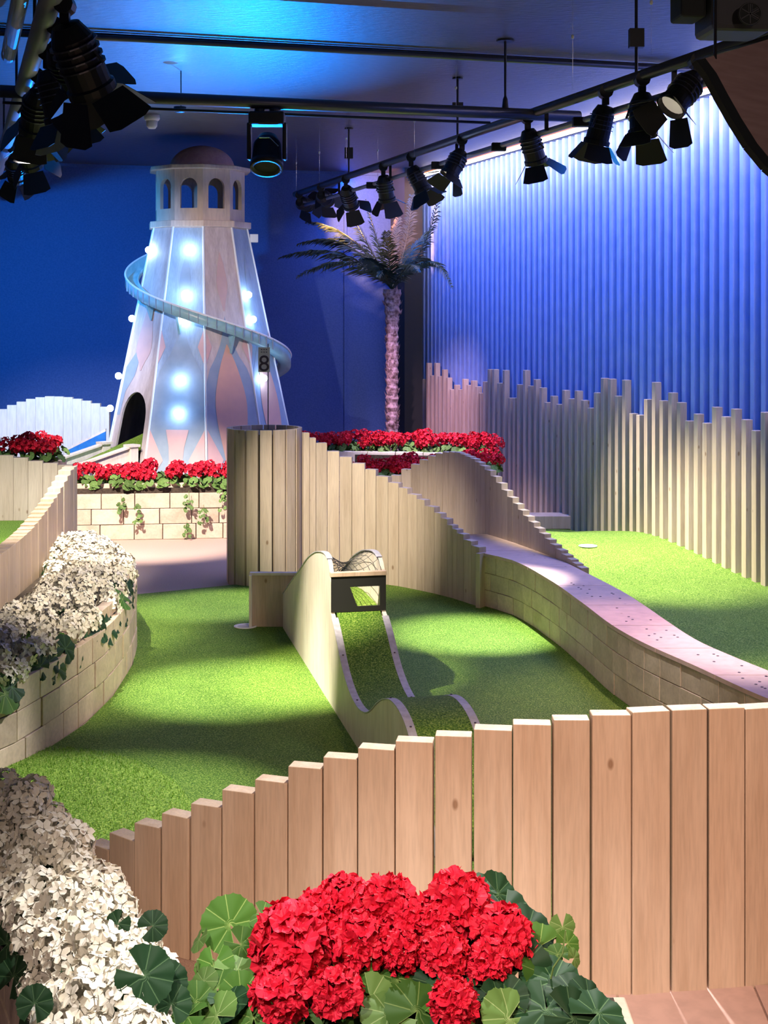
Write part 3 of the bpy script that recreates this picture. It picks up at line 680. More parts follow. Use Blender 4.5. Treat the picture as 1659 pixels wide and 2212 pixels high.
# slide
def slide_z(th): return 1.71-.37*th/90
b = MB(); rail = MB(); pl = []; ths = [lerp(-170,138,i/90) for i in range(91)]
for th in ths:
    z = slide_z(th); r0 = TR(z)+.012; a = math.radians(th)
    pl.append([tp(a, r0, z+.05), tp(a, r0, z), tp(a, r0+.115, z-.01), tp(a, r0+.115, z+.082)])
for i, q in enumerate(pl): b.v += [tuple(p) for p in q]
for i in range(len(pl)-1):
    for j in range(3): n = i*4+j; b.f.append((n, n+4, n+5, n+1))
sl = b.build('slide', M['slide'], tower, True, solid=.008)
b = MB(); b.tube([q[3] for q in pl], .009, 6); b.build('slide_rim', M['trimw'], sl)
b = MB()
for th in range(-60, 61, 6):
    a = math.radians(th); z = slide_z(th); b.box(tp(a, TR(z)+.135, z+.035), (.004,.012,.085), a)
b.build('slide_ribs', M['slateblue'], sl)
b = MB(); p = tp(math.radians(90), .47, 2.42); b.box(p, (.07,.10,.07), .2); b.build('slide_entry', M['trimw'], tower)
for th in (-38, -10, 30):
    z = slide_z(th); a = math.radians(th); b = MB(); b.prism([tp(a, TR(z-.16), z-.16), tp(a, TR(z)+.10, z-.01), tp(a, TR(z), z-.01)], Vector((math.cos(a), math.sin(a), 0))*.02); b.build('slide_bracket', M['slide'], tower)
# bulbs
bulbs = [(407,537,9),(400,635,9),(397,690,9),(387,820,9),(383,892,9),(321,540,8),(285,688,8),(256,812,8),(238,882,8),(537,637,0),(547,690,0),(570,817,0)]
for i, (x, y, k) in enumerate(bulbs):
    # intersect the pixel ray with the cone of the tower (take the near side)
    best = None
    for D in [11.3+.01*j for j in range(130)]:
        p = P(x, y, D); e_ = abs(math.hypot(p.x-TX, p.y-TD)-TR(p.z)*.965-.035)
        if best is None or e_ < best[0]-1e-6: best = (e_, p)
        if e_ < .006: break
    p = best[1]; b = MB(); b.lathe([(.030*math.cos(a), .030*math.sin(a)) for a in [math.pi*(j/10-.5) for j in range(11)]], p, 14)
    o = b.build('bulb', M['bulb'], tower, True)
    out = Vector((p.x-TX, p.y-TD, 0)).normalized(); point(p+out*.06, 1.0, (.30,.56,1), .03)
# ramp into the door with two railings
ra = math.radians(-43); od = Vector((math.sin(ra), -math.cos(ra), 0)); sd = Vector((-od.y, od.x, 0)); 
t = empty('door_ramp', tp(ra, .95, .4), 'green turf ramp with white side boards and posts leading up to the tower door', 'ramp')
s0 = tp(ra, .40, .76); s1 = tp(ra, 1.75, .34)
b = MB(); b.prism([s0-sd*.16, s0+sd*.16, s1+sd*.16, s1-sd*.16], (0,0,-.02)); b.build('turf_surface', M['turf2'], t)
for s_ in (-1, 1):
    a0 = tp(ra, .86, .665)+sd*.175*s_; a1 = tp(ra, 1.75, .47)+sd*.175*s_
    b = MB(); b.prism([a0+Vector((0,0,-.12)), a1+Vector((0,0,-.10)), a1, a0], sd*.02*s_); b.build('side_board', M['ply'], t)
    b = MB(); b.prism([a0+sd*-.02*s_, a1+sd*-.02*s_, a1+sd*.045*s_, a0+sd*.045*s_], (0,0,.014)); b.build('rail_cap', M['ply'], t)
    b = MB(); p = tp(ra, .88, .0)+sd*.19*s_; b.box((p.x, p.y, .56), (.075,.075,.21), ra); b.box((p.x, p.y, .672), (.10,.10,.02), ra); b.build('post', M['ply'], t)
# far side board of the ramp, blue light and shade put into its colour
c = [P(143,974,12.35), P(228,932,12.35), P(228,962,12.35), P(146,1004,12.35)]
t = empty('blue_lit_board', c[3], 'blue-lit sloping side board between the white arched fence and the tower ramp', 'board')
b = MB(); b.prism(c, (0,.03,0)); b.build('panel', M['bluelit'], t)
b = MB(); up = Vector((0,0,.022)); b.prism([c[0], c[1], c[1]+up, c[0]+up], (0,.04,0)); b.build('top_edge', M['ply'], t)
b = MB(); b.prism([(-3.9,9.95,0),(-2.45,9.95,0),(-2.5,11.9,0),(-3.9,12.2,0)], (0,0,.36)); tag(b.build('raised_platform', M['plank2']), 'low wooden platform at the foot of the tower ramp', 'platform')

# ------------------------------------------------------------------ palm
pb = Vector(((847-CX)/K*14.2, 14.2, 0))
palm = empty('palm_tree', pb, 'palm tree with a rough pinkish trunk and dark fronds in the back corner', 'palm')
b = MB(); pr_ = []
zt = H-(625-HY)/K*14.2; n = 46
for i in range(n+1):
    z = zt*i/n; pr_.append((.055+(.012 if i % 2 else 0)+(.03*(i-38)/8 if i > 38 else 0), z))
b.lathe(pr_, pb, 14)
for i in range(230):
    z = random.uniform(.5, zt); a = random.uniform(0, 6.28); r = .062+(.025 if z > zt-.25 else 0); p = pb+Vector((math.cos(a)*r, math.sin(a)*r, z))
    w = Vector((-math.sin(a), math.cos(a), 0))*.018; b.quad([p-w, p+w, p+Vector((math.cos(a)*.022, math.sin(a)*.022, .045))])
b.build('trunk', M['trunk'], palm)
cr = pb+Vector((0,0,zt))
def frond(tip, ctrl, m='frond', ll=.22, dens=34, name='frond'):
    b = MB(); a = cr; pts = [a*(1-t_)**2+Vector(ctrl)*2*t_*(1-t_)+Vector(tip)*t_*t_ for t_ in [i/dens for i in range(dens+1)]]
    b.tube(pts, [.009*(1-i/dens*.8) for i in range(dens+1)], 5)
    for i in range(3, dens):
        t_ = (pts[i+1 if i < dens else i]-pts[i-1]).normalized(); sv = t_.cross(Vector((0,0,1)))
        if sv.length < .1: sv = Vector((0,1,0))
        sv.normalize(); L_ = ll*math.sin(math.pi*(i/dens)**.7)*.9+.04
        for s_ in (-1, 1):
            for kk in range(2):
                e_ = pts[i]+(sv*s_*.75+t_*.75+Vector((0,0,-.35+random.uniform(-.3,.25)))).normalized()*L_*random.uniform(.75,1.1)
                w = t_*.0075; mdl = pts[i].lerp(e_, .5)+Vector((0,0,.015)); b.quad([pts[i]-w, pts[i]+w, mdl+w*.9, e_, mdl-w*.9])
    return b.build(name, M[m], palm)
D0 = 14.2
for tip, ctrl, m, ll in [
    (P(600,560,13.8), P(735,500,14.0), 'frond', .26), (P(640,600,13.5), P(760,520,13.8), 'frond', .24), (P(660,480,14.4), P(765,480,14.3), 'frond', .2),
    (P(748,440,14.4), P(800,540,14.3), 'frond', .16), (P(790,430,14.3), P(815,530,14.3), 'frond', .14), (P(951,398,14.0), P(935,540,14.1), 'frond', .12),
    (P(978,625,13.7), P(935,505,13.9), 'frond', .16), (P(925,500,14.5), P(880,540,14.4), 'frond', .16), (P(835,500,13.8), P(840,560,14.0), 'frond', .15),
    (P(890,420,14.4), P(885,520,14.3), 'frondlit', .12), (P(905,590,13.5), P(890,540,13.8), 'frond', .14), (P(780,560,13.4), P(815,550,13.8), 'frond', .15),
    (P(700,520,14.6), P(780,490,14.5), 'frond', .2), (P(930,570,14.6), P(890,530,14.5), 'frond', .15), (P(860,470,14.5), P(850,540,14.4), 'frondlit', .12),
    (P(815,600,13.7), P(830,560,13.9), 'frond', .12), (P(640,530,14.2), P(750,480,14.2), 'frond', .24)]:
    frond(tip, ctrl, m, ll)

# ------------------------------------------------------------------ flowers
def fib(n):
    g = math.pi*(3-math.sqrt(5))
    for i in range(n):
        z = 1-2*(i+.5)/n; r = math.sqrt(1-z*z); yield Vector((r*math.cos(g*i), r*math.sin(g*i), z))
def frame(nv, spin=0):
    q = nv.to_track_quat('Z', 'Y').to_matrix(); return q@Matrix.Rotation(spin, 3, 'Z')
def red_head(seed, n=62, rad=1.0):
    rnd = random.Random(seed); b = MB()
    for d in fib(n):
        if d.z < -.55: continue
        d = (d+Vector((rnd.uniform(-.16,.16),)*1+(rnd.uniform(-.16,.16), rnd.uniform(-.1,.1)))).normalized(); F = frame(d, rnd.uniform(0,6.28)); c = d*rad*rnd.uniform(.62,.74)
        for k in range(4):    # ruffled petals, each a fan with a frilled edge
            a0 = k*math.pi/2+rnd.uniform(-.3,.3); lean = rnd.uniform(.45,1.05); s_ = rad*rnd.uniform(.26,.36); n0 = len(b.v)
            b.v.append(tuple(c))
            m_ = 7
            for j in range(m_):
                a = a0+(j/(m_-1)-.5)*1.7; rr = s_*(1+rnd.uniform(-.12,.12)); zz = s_*lean*(.75+.25*math.cos((j/(m_-1)-.5)*3))+rnd.uniform(-.05,.05)*rad
                mid = F@Vector((math.cos(a)*rr*.55, math.sin(a)*rr*.55, zz*.75)); b.v.append(tuple(c+mid))
            for j in range(m_):
                a = a0+(j/(m_-1)-.5)*2.1; rr = s_*(1+rnd.uniform(-.15,.15)); zz = s_*lean*.9+rnd.uniform(-.08,.08)*rad
                b.v.append(tuple(c+F@Vector((math.cos(a)*rr, math.sin(a)*rr, zz))))
            for j in range(m_-1):
                b.f.append((n0, n0+1+j, n0+2+j)); b.f.append((n0+1+j, n0+1+m_+j, n0+2+m_+j, n0+2+j))
    return b
def white_head(seed, n=30, rad=1.0):
    rnd = random.Random(seed); b = MB()
    for d in fib(n):
        if d.z < -.5: continue
        d = (d+Vector((rnd.uniform(-.12,.12), rnd.uniform(-.12,.12), rnd.uniform(-.1,.1)))).normalized(); F = frame(d, rnd.uniform(0,6.28)); c = d*rad*rnd.uniform(.72,.88)
        for k in range(5):
            a = k*2*math.pi/5+rnd.uniform(-.15,.15); s_ = rad*rnd.uniform(.36,.46); cup_ = rnd.uniform(.05,.22); ca, sa = math.cos(a), math.sin(a); n0 = len(b.v)
            def q(x, y, z): return tuple(c+F@Vector((x*ca-y*sa, x*sa+y*ca, z)))
            b.v += [q(.03*rad,0,-.02), q(s_*.45,-s_*.34,s_*cup_*.6), q(s_*.5,0,s_*cup_*.2), q(s_*.45,s_*.34,s_*cup_*.6), q(s_*.95,-s_*.26,s_*(cup_+rnd.uniform(-.1,.12))), q(s_*1.02,0,s_*cup_*.8), q(s_*.95,s_*.26,s_*(cup_+rnd.uniform(-.1,.12)))]
            b.f += [(n0,n0+1,n0+2),(n0,n0+2,n0+3),(n0+1,n0+4,n0+5,n0+2),(n0+2,n0+5,n0+6,n0+3)]
    return b
def leaf_mb(b, c, nv, s_, spin=0, sectors=7, fold=.12, rings=5, seg=63):
    F = frame(nv.normalized(), spin); n0 = len(b.v)
    if b.uv is None: b.uv = []
    b.v.append(tuple(c)); b.uv.append((0,0))
    for i in range(1, rings+1):
        t = i/rings
        for k in range(seg+1):
            f = k/seg; a = math.radians(20)+f*math.radians(320); sec = f*sectors
            sc = 1+.02*math.cos(2*math.pi*sec+math.pi)*(t**3)+.022*math.cos(2*math.pi*sec*3)*(t**3)
            r = s_*t*sc*(1-.10*math.cos(a)*0); zz = s_*fold*t*(1-math.cos(2*math.pi*sec))*.8+s_*.05*t*t*math.cos(2.3*a+n0)-s_*.22*t*t*math.sin(a*.5+.2)*.6
            b.v.append(tuple(Vector(c)+F@Vector((r*math.cos(a), r*math.sin(a), zz)))); b.uv.append((sec, t))
    for k in range(seg): b.f.append((n0, n0+1+k, n0+2+k))
    for i in range(rings-1):
        for k in range(seg):
            p = n0+1+i*(seg+1)+k; b.f.append((p, p+seg+1, p+seg+2, p+1))
HR = [red_head(s, 62).mesh('flower_head', M['red']) for s in range(4)]
HRs = [red_head(s+20, 20).mesh('flower_head', M['red']) for s in range(3)]
HW = [white_head(s, 26).mesh('flower_head', M['wpetal']) for s in range(4)]
HWs = [white_head(s+9, 20).mesh('flower_head', M['wpetal']) for s in range(3)]
def inst(name, me, parent, p, sc, rot=None):
    o = bpy.data.objects.new(name, me); C.objects.link(o); o.parent = parent; o.location = Vector(p)-Vector(parent.location)
    o.scale = (sc,)*3 if not isinstance(sc, tuple) else sc; o.rotation_euler = rot or (random.uniform(-.3,.3), random.uniform(-.3,.3), random.uniform(0,6.28)); return o
def mk_leafmesh(m, fold=.12, sectors=7):
    b = MB(); leaf_mb(b, Vector((0,0,0)), Vector((0,0,1)), 1.0, 0, sectors, fold); return b.mesh('leaf', m, True)
LM = {k: mk_leafmesh(M[k], .03 if k != 'leafdark' else .045) for k in ('leaf', 'leafdark', 'leafpale')}
def leaf(parent, p, r, m='leaf', nv=None):
    nv = nv or Vector((random.uniform(-.6,.6), random.uniform(-1,-.1), random.uniform(.3,1)))
    e_ = (frame(nv.normalized(), random.uniform(0,6.28))).to_euler(); return inst('leaf', LM[m], parent, p, r, e_)
def stem(parent, p0, p1, r=.003):
    b = MB(); mid = (Vector(p0)+Vector(p1))/2+Vector((random.uniform(-.02,.02),0,0)); b.tube([p0, mid, p1], r, 5); return b.build('stem', M['stem'], parent)
# foreground trough with red geraniums
t = empty('flower_trough', (-.02,2.9,0), 'long trough under the large red flowers in the foreground', 'planter')
b = MB(); b.box((.03,2.85,.14), (.98,.44,.28)); b.build('box', M['block'], t, bevel=.004)
b = MB(); b.box((.03,2.85,.286), (.92,.38,.012)); b.build('soil', M['soil'], t)
reds = [(629,2038,88,0),(738,1951,58,1),(688,1972,50,1),(840,1957,64,2),(780,2041,66,1),(885,1985,50,2),(991,1957,72,3),(1088,2025,66,3),(961,2065,54,2),(605,2152,66,0),(726,2150,58,0),(979,2166,52,2),(940,1995,44,2),(611,2092,38,0),(1057,2080,50,3),(866,2056,46,1)]
def redD(y): return lerp(3.02, 2.74, (y-1950)/220)
pl = [empty('red_geranium', P(x,2130,2.9), l_, 'flowering plant', 'red flowering plants in the foreground') for x, l_ in
      ((620,'red geranium plant with the big bloom at the left end of the foreground clump'),(780,'red geranium plant left of centre in the foreground clump'),(930,'red geranium plant right of centre in the foreground clump'),(1090,'red geranium plant with broad dark leaves at the right end of the foreground clump'))]
for o in pl: o.location.z = .29
for x, y, r, k in reds:
    D = redD(y); p = P(x, y, D); inst('flower_head', random.choice(HR), pl[k], p, r/K*D*1.05); stem(pl[k], Vector((p.x*.8, 2.9, .29)), p)
for x, y, r, m, k, nv in [
    (497,1998,56,'leaf',0,(.25,-1,.35)),(462,2085,42,'leaf',0,(-.3,-.7,.8)),(512,2100,48,'leafpale',0,(.1,-.3,1)),(470,2135,50,'leaf',0,(-.2,-.4,1)),(520,2150,45,'leaf',0,None),(566,1978,28,'leaf',0,(.2,-.6,.6)),
    (632,1962,30,'leafpale',0,(0,-.2,1)),(425,2165,40,'leaf',0,None),(405,2195,42,'leaf',0,None),(470,2195,50,'leafpale',0,None),(440,2120,30,'leafpale',0,None),(548,2200,45,'leaf',0,None),
    (430,2030,26,'leafpale',0,(-.6,-.2,.5)),(395,2140,24,'leaf',0,None),(520,2040,34,'leaf',0,(.3,-.8,.5)),(485,2160,34,'leafdark',0,None),
    (700,2100,45,'leaf',1,(0,-.5,1)),(805,2110,52,'leaf',1,(0,-.2,1)),(860,2118,68,'leaf',1,(.1,-.35,1)),(690,2200,58,'leafdark',1,(.2,-.5,1)),(800,2160,50,'leafpale',1,(.2,-.9,.6)),(770,2110,40,'leaf',1,None),(650,2110,40,'leafdark',1,None),
    (905,2120,62,'leafdark',2,(-.4,-.5,.8)),(900,2185,66,'leaf',2,(.3,-.6,.8)),(840,2190,56,'leafpale',2,(.1,-.5,1)),(905,2040,42,'leafpale',2,(.8,-.2,.7)),(890,2080,36,'leaf',2,(.2,-.5,.6)),(1010,2130,50,'leafdark',2,None),(1040,2180,50,'leafpale',2,None),(945,2130,50,'leafdark',2,None),
    (1040,1925,46,'leafdark',3,(.2,-.4,.9)),(1075,1930,44,'leafdark',3,(.5,-.7,.7)),(1090,1962,58,'leafdark',3,(.3,-.3,1)),(1140,2005,56,'leafdark',3,(.3,-.5,.9)),(1165,2045,48,'leaf',3,(.2,-.8,.7)),
    (1120,2098,66,'leafdark',3,(-.1,-1,.45)),(1195,2120,62,'leafdark',3,(.1,-.5,1)),(1240,2150,56,'leafdark',3,(.2,-.4,1)),(1215,2002,26,'leafpale',3,(.2,-1,.3)),(1226,2038,25,'leaf',3,(.3,-.8,.5)),(1205,2062,24,'leaf',3,None),(1240,2070,20,'leafpale',3,None),
    (1180,2180,66,'leafdark',3,(0,-.5,1)),(1080,2170,50,'leafdark',3,None),(1290,2190,58,'leafdark',3,(.3,-.5,1)),(1100,2200,60,'leafpale',3,None),(1235,2200,60,'leafdark',3,None),(1060,2130,46,'leafdark',3,None),(1165,2100,40,'leaf',3,None),(1130,2150,40,'leaf',3,None)]:
    D = redD(y)+.05; leaf(pl[k], P(x,y,D), r/K*D*1.12, m, Vector(nv) if nv else None)
for x, y, k in ((965,2000,2),(905,2012,2),(700,2030,1),(640,2085,0),(820,2000,1),(1040,2050,3),(1035,2110,3)): leaf(pl[k], P(x,y,3.08), .05, 'leafdark', Vector((0,-1,.3)))
for k, (x0, x1) in enumerate(((420,600),(640,820),(820,980),(1000,1280))):
    for i in range(26): leaf(pl[k], P(random.uniform(x0,x1), random.uniform(2150,2300), random.uniform(2.75,2.95)), random.uniform(.035,.055), random.choice(('leafdark','leaf','leafdark')))
    for i in range(8): p = P(random.uniform(x0,x1), random.uniform(2060,2150), 2.9); stem(pl[k], Vector((p.x*.9,2.9,.29)), p, .0025)
b = MB(); b.tube([P(1180,2160,2.85), P(1195,2090,2.85), P(1215,2060,2.85), P(1222,2010,2.86)], .002, 5); b.build('stem', M['stem'], pl[3])
# foreground white plants along a curved trough
wc = [Vector((-1.12,4.05,0)), Vector((-.97,3.75,0)), Vector((-.80,3.42,0)), Vector((-.67,3.10,0)), Vector((-.58,2.85,0)), Vector((-.50,2.6,0))]
ws = resample([p+Vector((.035,0,0)) for p in wc], .05)
t = empty('flower_trough', (-.75,3.2,0), 'narrow curved trough under the white flowers at the lower left', 'planter')
b = MB(); block_course(b, [p+Vector((.13,.03,0)) for p in ws[::-1]], 0, .13, .2, .03, side=1); block_course(b, [p+Vector((.13,.03,0)) for p in ws[::-1]], .13, .12, .2, .03, off=.1, side=1)
block_course(b, [p-Vector((.15,.03,0)) for p in ws], 0, .13, .2, .03, side=1); block_course(b, [p-Vector((.15,.03,0)) for p in ws], .13, .12, .2, .03, off=.1, side=1); b.build('block_courses', M['block'], t)
b = MB(); b.prism([p+Vector((.11,.0,.15)) for p in ws]+[p+Vector((-.12,0,.15)) for p in ws[::-1]], (0,0,.06)); b.build('soil', M['soil'], t)
def strip_plants(line, nplants, heads, rad, zc, zv, halfw, name, labels, group, meshes, leaves, lmats, lrad, edge=0.0, base=.2):
    n = len(line); out = []
    for j in range(nplants):
        i0 = int(j*(n-1)/nplants); i1 = int((j+1)*(n-1)/nplants); c = line[(i0+i1)//2]; e = empty(name, (c.x, c.y, base), labels[j] if isinstance(labels, list) else labels, 'flowering plant', group); out.append(e); got = []
        tries = 0
        while len(got) < heads and tries < 600:
            tries += 1; s_ = random.uniform(i0, i1); k = int(s_); p = line[min(k, n-1)]; d = (line[min(k+1, n-1)]-line[max(k-1, 0)]); nr = Vector((-d.y, d.x, 0)).normalized(); w = random.uniform(-1, 1)
            q = p+nr*w*halfw; z = zc+zv*(1-w*w)+random.uniform(-.02,.02); q = Vector((q.x, q.y, z))
            if any((q-g).length < rad*1.22 for g in got): continue
            got.append(q)
        for q in got:
            inst('flower_head', random.choice(meshes), e, q, rad*random.uniform(.85,1.12))
        for i in range(leaves):
            k = random.randint(i0, max(i0, i1-1)); p = line[k]; d = (line[min(k+1, n-1)]-line[max(k-1, 0)]); nr = Vector((-d.y, d.x, 0)).normalized(); w = random.choice((-1,1,1,-1,0))*random.uniform(.85,1.2); q = p+nr*w*halfw
            leaf(e, Vector((q.x, q.y, zc-random.uniform(.0,.08))), lrad*random.uniform(.8,1.2), random.choice(lmats), Vector((nr.x*w, nr.y*w-.3, random.uniform(.2,.9))))
    return out
fw = strip_plants(ws, 6, 12, .058, .33, .07, .115, 'white_geranium',
    ['white geranium at the far upper end of the lower left flower strip','second white geranium from the far end of the lower left strip, dim cream blooms','third white geranium from the far end of the lower left strip','brightly lit white geranium in the middle of the lower left strip','bright white geranium with a large dark green leaf in front, lower left','nearest white geranium at the bottom edge of the picture'],
    'white flowers at the lower left', HW, 13, ['leafdark'], .06, base=.21)
for x, y, r, D, k in ((312,2108,58,2.74,4),(362,2120,40,2.8,4),(75,2168,36,2.75,5),(20,1960,40,3.45,2),(15,2040,45,3.3,3),(30,2110,40,3.1,3),(255,1995,26,3.1,3),(330,2000,30,3.05,3),(370,2170,40,2.76,5)):
    leaf(fw[k], P(x,y,D), r/K*D*1.1, 'leafdark', Vector((random.uniform(-.2,.2), -1, .5)))
# left planter white plants
path = [Vector((-1.68,5.20,0)), Vector((-1.58,5.69,0)), Vector((-1.51,6.05,0)), Vector((-1.48,6.5,0)), Vector((-1.49,7.0,0)), Vector((-1.56,7.55,0)), Vector((-1.69,7.95,0)), Vector((-1.80,8.3,0))]
lw = strip_plants(resample(path, .05), 8, 17, .062, .385, .075, .19, 'white_geranium',
    ['white geranium at the near left end of the curved block planter','second white geranium from the near end of the curved planter','third white geranium from the near end of the curved planter','white geranium near the middle of the curved planter','white geranium at the widest bulge of the curved planter','white geranium just beyond the bulge of the curved planter','shaded pinkish-grey geranium towards the far end of the curved planter','bright white geranium at the far end of the curved planter by the stepped fence'],
    'white flowers in the curved block planter', HWs+HW[:1], 22, ['leafdark', 'leafdark', 'leafdark', 'leaf'], .068, base=.36)
# far red beds: one plant copied along each bed
proto = empty('red_geranium', (0,0,0), '', 'flowering plant')
for i in range(3): inst('flower_head', HRs[i], proto, Vector((random.uniform(-.055,.055), random.uniform(-.06,.06), .10+random.uniform(-.015,.02))), .05)
b = MB(); b.uv = None
for i in range(9):
    a = random.uniform(0,6.28); leaf_mb(b, Vector((math.cos(a)*.07, math.sin(a)*.07-.01, random.uniform(.01,.06))), Vector((math.cos(a), math.sin(a)-.3, .8)), .034, random.uniform(0,6.28), 5, .1, 2, 14)
o = bpy.data.objects.new('foliage', b.mesh('foliage', M['leafpale'], True)); C.objects.link(o); o.parent = proto
used = [False]
def bed(line, z, label, group, step=.12, rows=1, dy=.13):
    pts = resample(line, step)
    for r_ in range(rows):
        for p in pts:
            o = proto if not used[0] else copy_tree(proto); used[0] = True
            o.location = (p.x+random.uniform(-.02,.02), p.y+r_*dy+random.uniform(-.02,.02), z+r_*.02+random.uniform(-.01,.01)); o.rotation_euler = (0,0,random.uniform(0,6.28)); s_ = random.uniform(.9,1.15); o.scale = (s_,)*3
            o['label'] = label; o['group'] = group; o['category'] = 'flowering plant'
bed([Vector((-2.36,11.09,0)), Vector((-1.15,11.22,0))], .405, 'red flowering plant in the straight block planter before the tower', 'red flowers before the tower', .115, 2)
bed([Vector((-3.0,9.55,0)), Vector((-2.22,9.55,0))], .765, 'red flowering plant behind the low olive fence on the left', 'red flowers on the far left', .12, 2)
bed([Vector((-.62,11.85,0)), Vector((-.2,11.82,0)), Vector((.3,11.78,0)), Vector((.6,11.65,0)), Vector((.88,11.5,0))], .60, 'red flowering plant in the white back planter under the palm', 'red flowers at the back', .115, 2)
bed([Vector((-.18,10.68,0)), Vector((.1,10.72,0)), Vector((.45,10.9,0)), Vector((.72,11.15,0)), Vector((.85,11.3,0))], .50, 'red flowering plant in the near arm of the back planter', 'red flowers behind the middle fence', .115, 2, .1)
# ivy sprigs hanging on the block planter
for x, y, s_ in ((262,1088,1.0),(300,1112,.8),(408,1080,1.2),(440,1110,1.2),(480,1078,1.3),(404,1145,1.1),(300,1098,.6),(262,1100,.6)):
    p = P(x, y, 10.98+(x-165)/K*1.2); e = empty('ivy_sprig', p, 'small ivy sprig growing from a joint of the block planter', 'ivy', 'ivy on the straight block planter'); b = MB()
    for i in range(int(9*s_)):
        leaf_mb(b, p+Vector((random.uniform(-.03,.03), -.012-random.uniform(0,.03), random.uniform(-.07,.05)*s_)), Vector((random.uniform(-.5,.5),-1,.4)), .016, random.uniform(0,6), 5, .1, 2, 10)
    b.build('leaves', M['leafpale'], e, True); b = MB(); b.tube([p+Vector((0,-.004,.06*s_)), p+Vector((.006,-.014,0)), p+Vector((-.004,-.01,-.07*s_))], .002, 4); b.build('stem', M['stem'], e)

# ------------------------------------------------------------------ ceiling rig
RZ = 2.9
def railX(D): return 3.355-.309*D
def lrailX(D): return .351-.302*D
t = empty('lighting_rail', (railX(9),9,RZ), 'long dark lighting rail running along the right side under the ceiling', 'lighting rail')
b = MB(); b.tube([(railX(4.5),4.5,RZ), (railX(13.6),13.6,RZ)], .028, 12); b.build('upper_tube', M['steel'], t, True)
b = MB(); b.tube([(railX(4.5)+.06,4.5,RZ-.11), (railX(13.6)+.06,13.6,RZ-.11)], .016, 10); b.build('lower_tube', M['pipe'], t, True)
for D in (5.3,6.6,8.0,9.4,10.8,12.2):
    b = MB(); b.box((railX(D)+.03,D,RZ-.055), (.02,.03,.12), 0); b.build('spacer', M['black'], t)
for D in (6.9,9.3,11.8):
    b = MB(); b.tube([(railX(D),D,RZ), (railX(D),D,CZ)], .008, 8); b.box((railX(D),D,RZ+.19), (.07,.05,.09)); b.lathe([(.035,0),(.035,.012)], (railX(D),D,CZ-.012), 12); b.build('hanger', M['black'], t)
t = empty('lighting_rail', (lrailX(7),7,RZ), 'grey pipe rail at the upper left carrying the dark cluster of lamps', 'lighting rail')
b = MB(); b.tube([(lrailX(4.4),4.4,RZ), (lrailX(13),13,RZ)], .042, 14); b.build('upper_tube', M['pipe'], t, True)
b = MB(); b.tube([(lrailX(4.4)-.10,4.4,RZ+.05), (lrailX(6.6)-.10,6.6,RZ+.05)], .034, 14); b.build('side_tube', M['pipe'], t, True)
for D in (6.2,8.0,10.0):
    b = MB(); b.tube([(lrailX(D),D,RZ), (lrailX(D),D,CZ)], .008, 8); b.build('hanger', M['black'], t)
def crossD(X): return 8.07+.302*(X-.84)
t = empty('cross_pipe', (0,crossD(0),2.885), 'dark suspended pipe crossing the room between the two lighting rails', 'pipe')
b = MB(); b.tube([(-1.95,crossD(-1.95),2.885), (1.12,crossD(1.12),2.885)], .033, 12); b.build('tube', M['steel'], t, True)
b = MB(); b.tube([(-1.95,crossD(-1.95)+.05,2.835), (.6,crossD(.6)+.05,2.835)], .008, 8); b.build('cable', M['black'], t, True)
X = (1090-CX)/K*8.07; b = MB(); b.tube([(X,crossD(X),2.9), (X,crossD(X),CZ)], .007, 8); b.lathe([(.02,0),(.014,.05),(.006,.07)], (X,crossD(X),2.915), 10); b.lathe([(.05,0),(.05,.01)], (X,crossD(X),CZ-.01), 12); b.build('hanger', M['black'], t)
b = MB(); b.tube([(-2.3,7.55,3.26), (-1.37,7.82,3.262), (1.61,8.70,3.262), (1.9,8.79,3.262)], .018, 10); b.tube([(-2.3,7.59,3.285), (1.9,8.83,3.285)], .012, 8)
tag(b.build('ceiling_pipe', M['steel'], None, True), 'thin dark pipe fixed across the ceiling near the top of the picture', 'pipe')
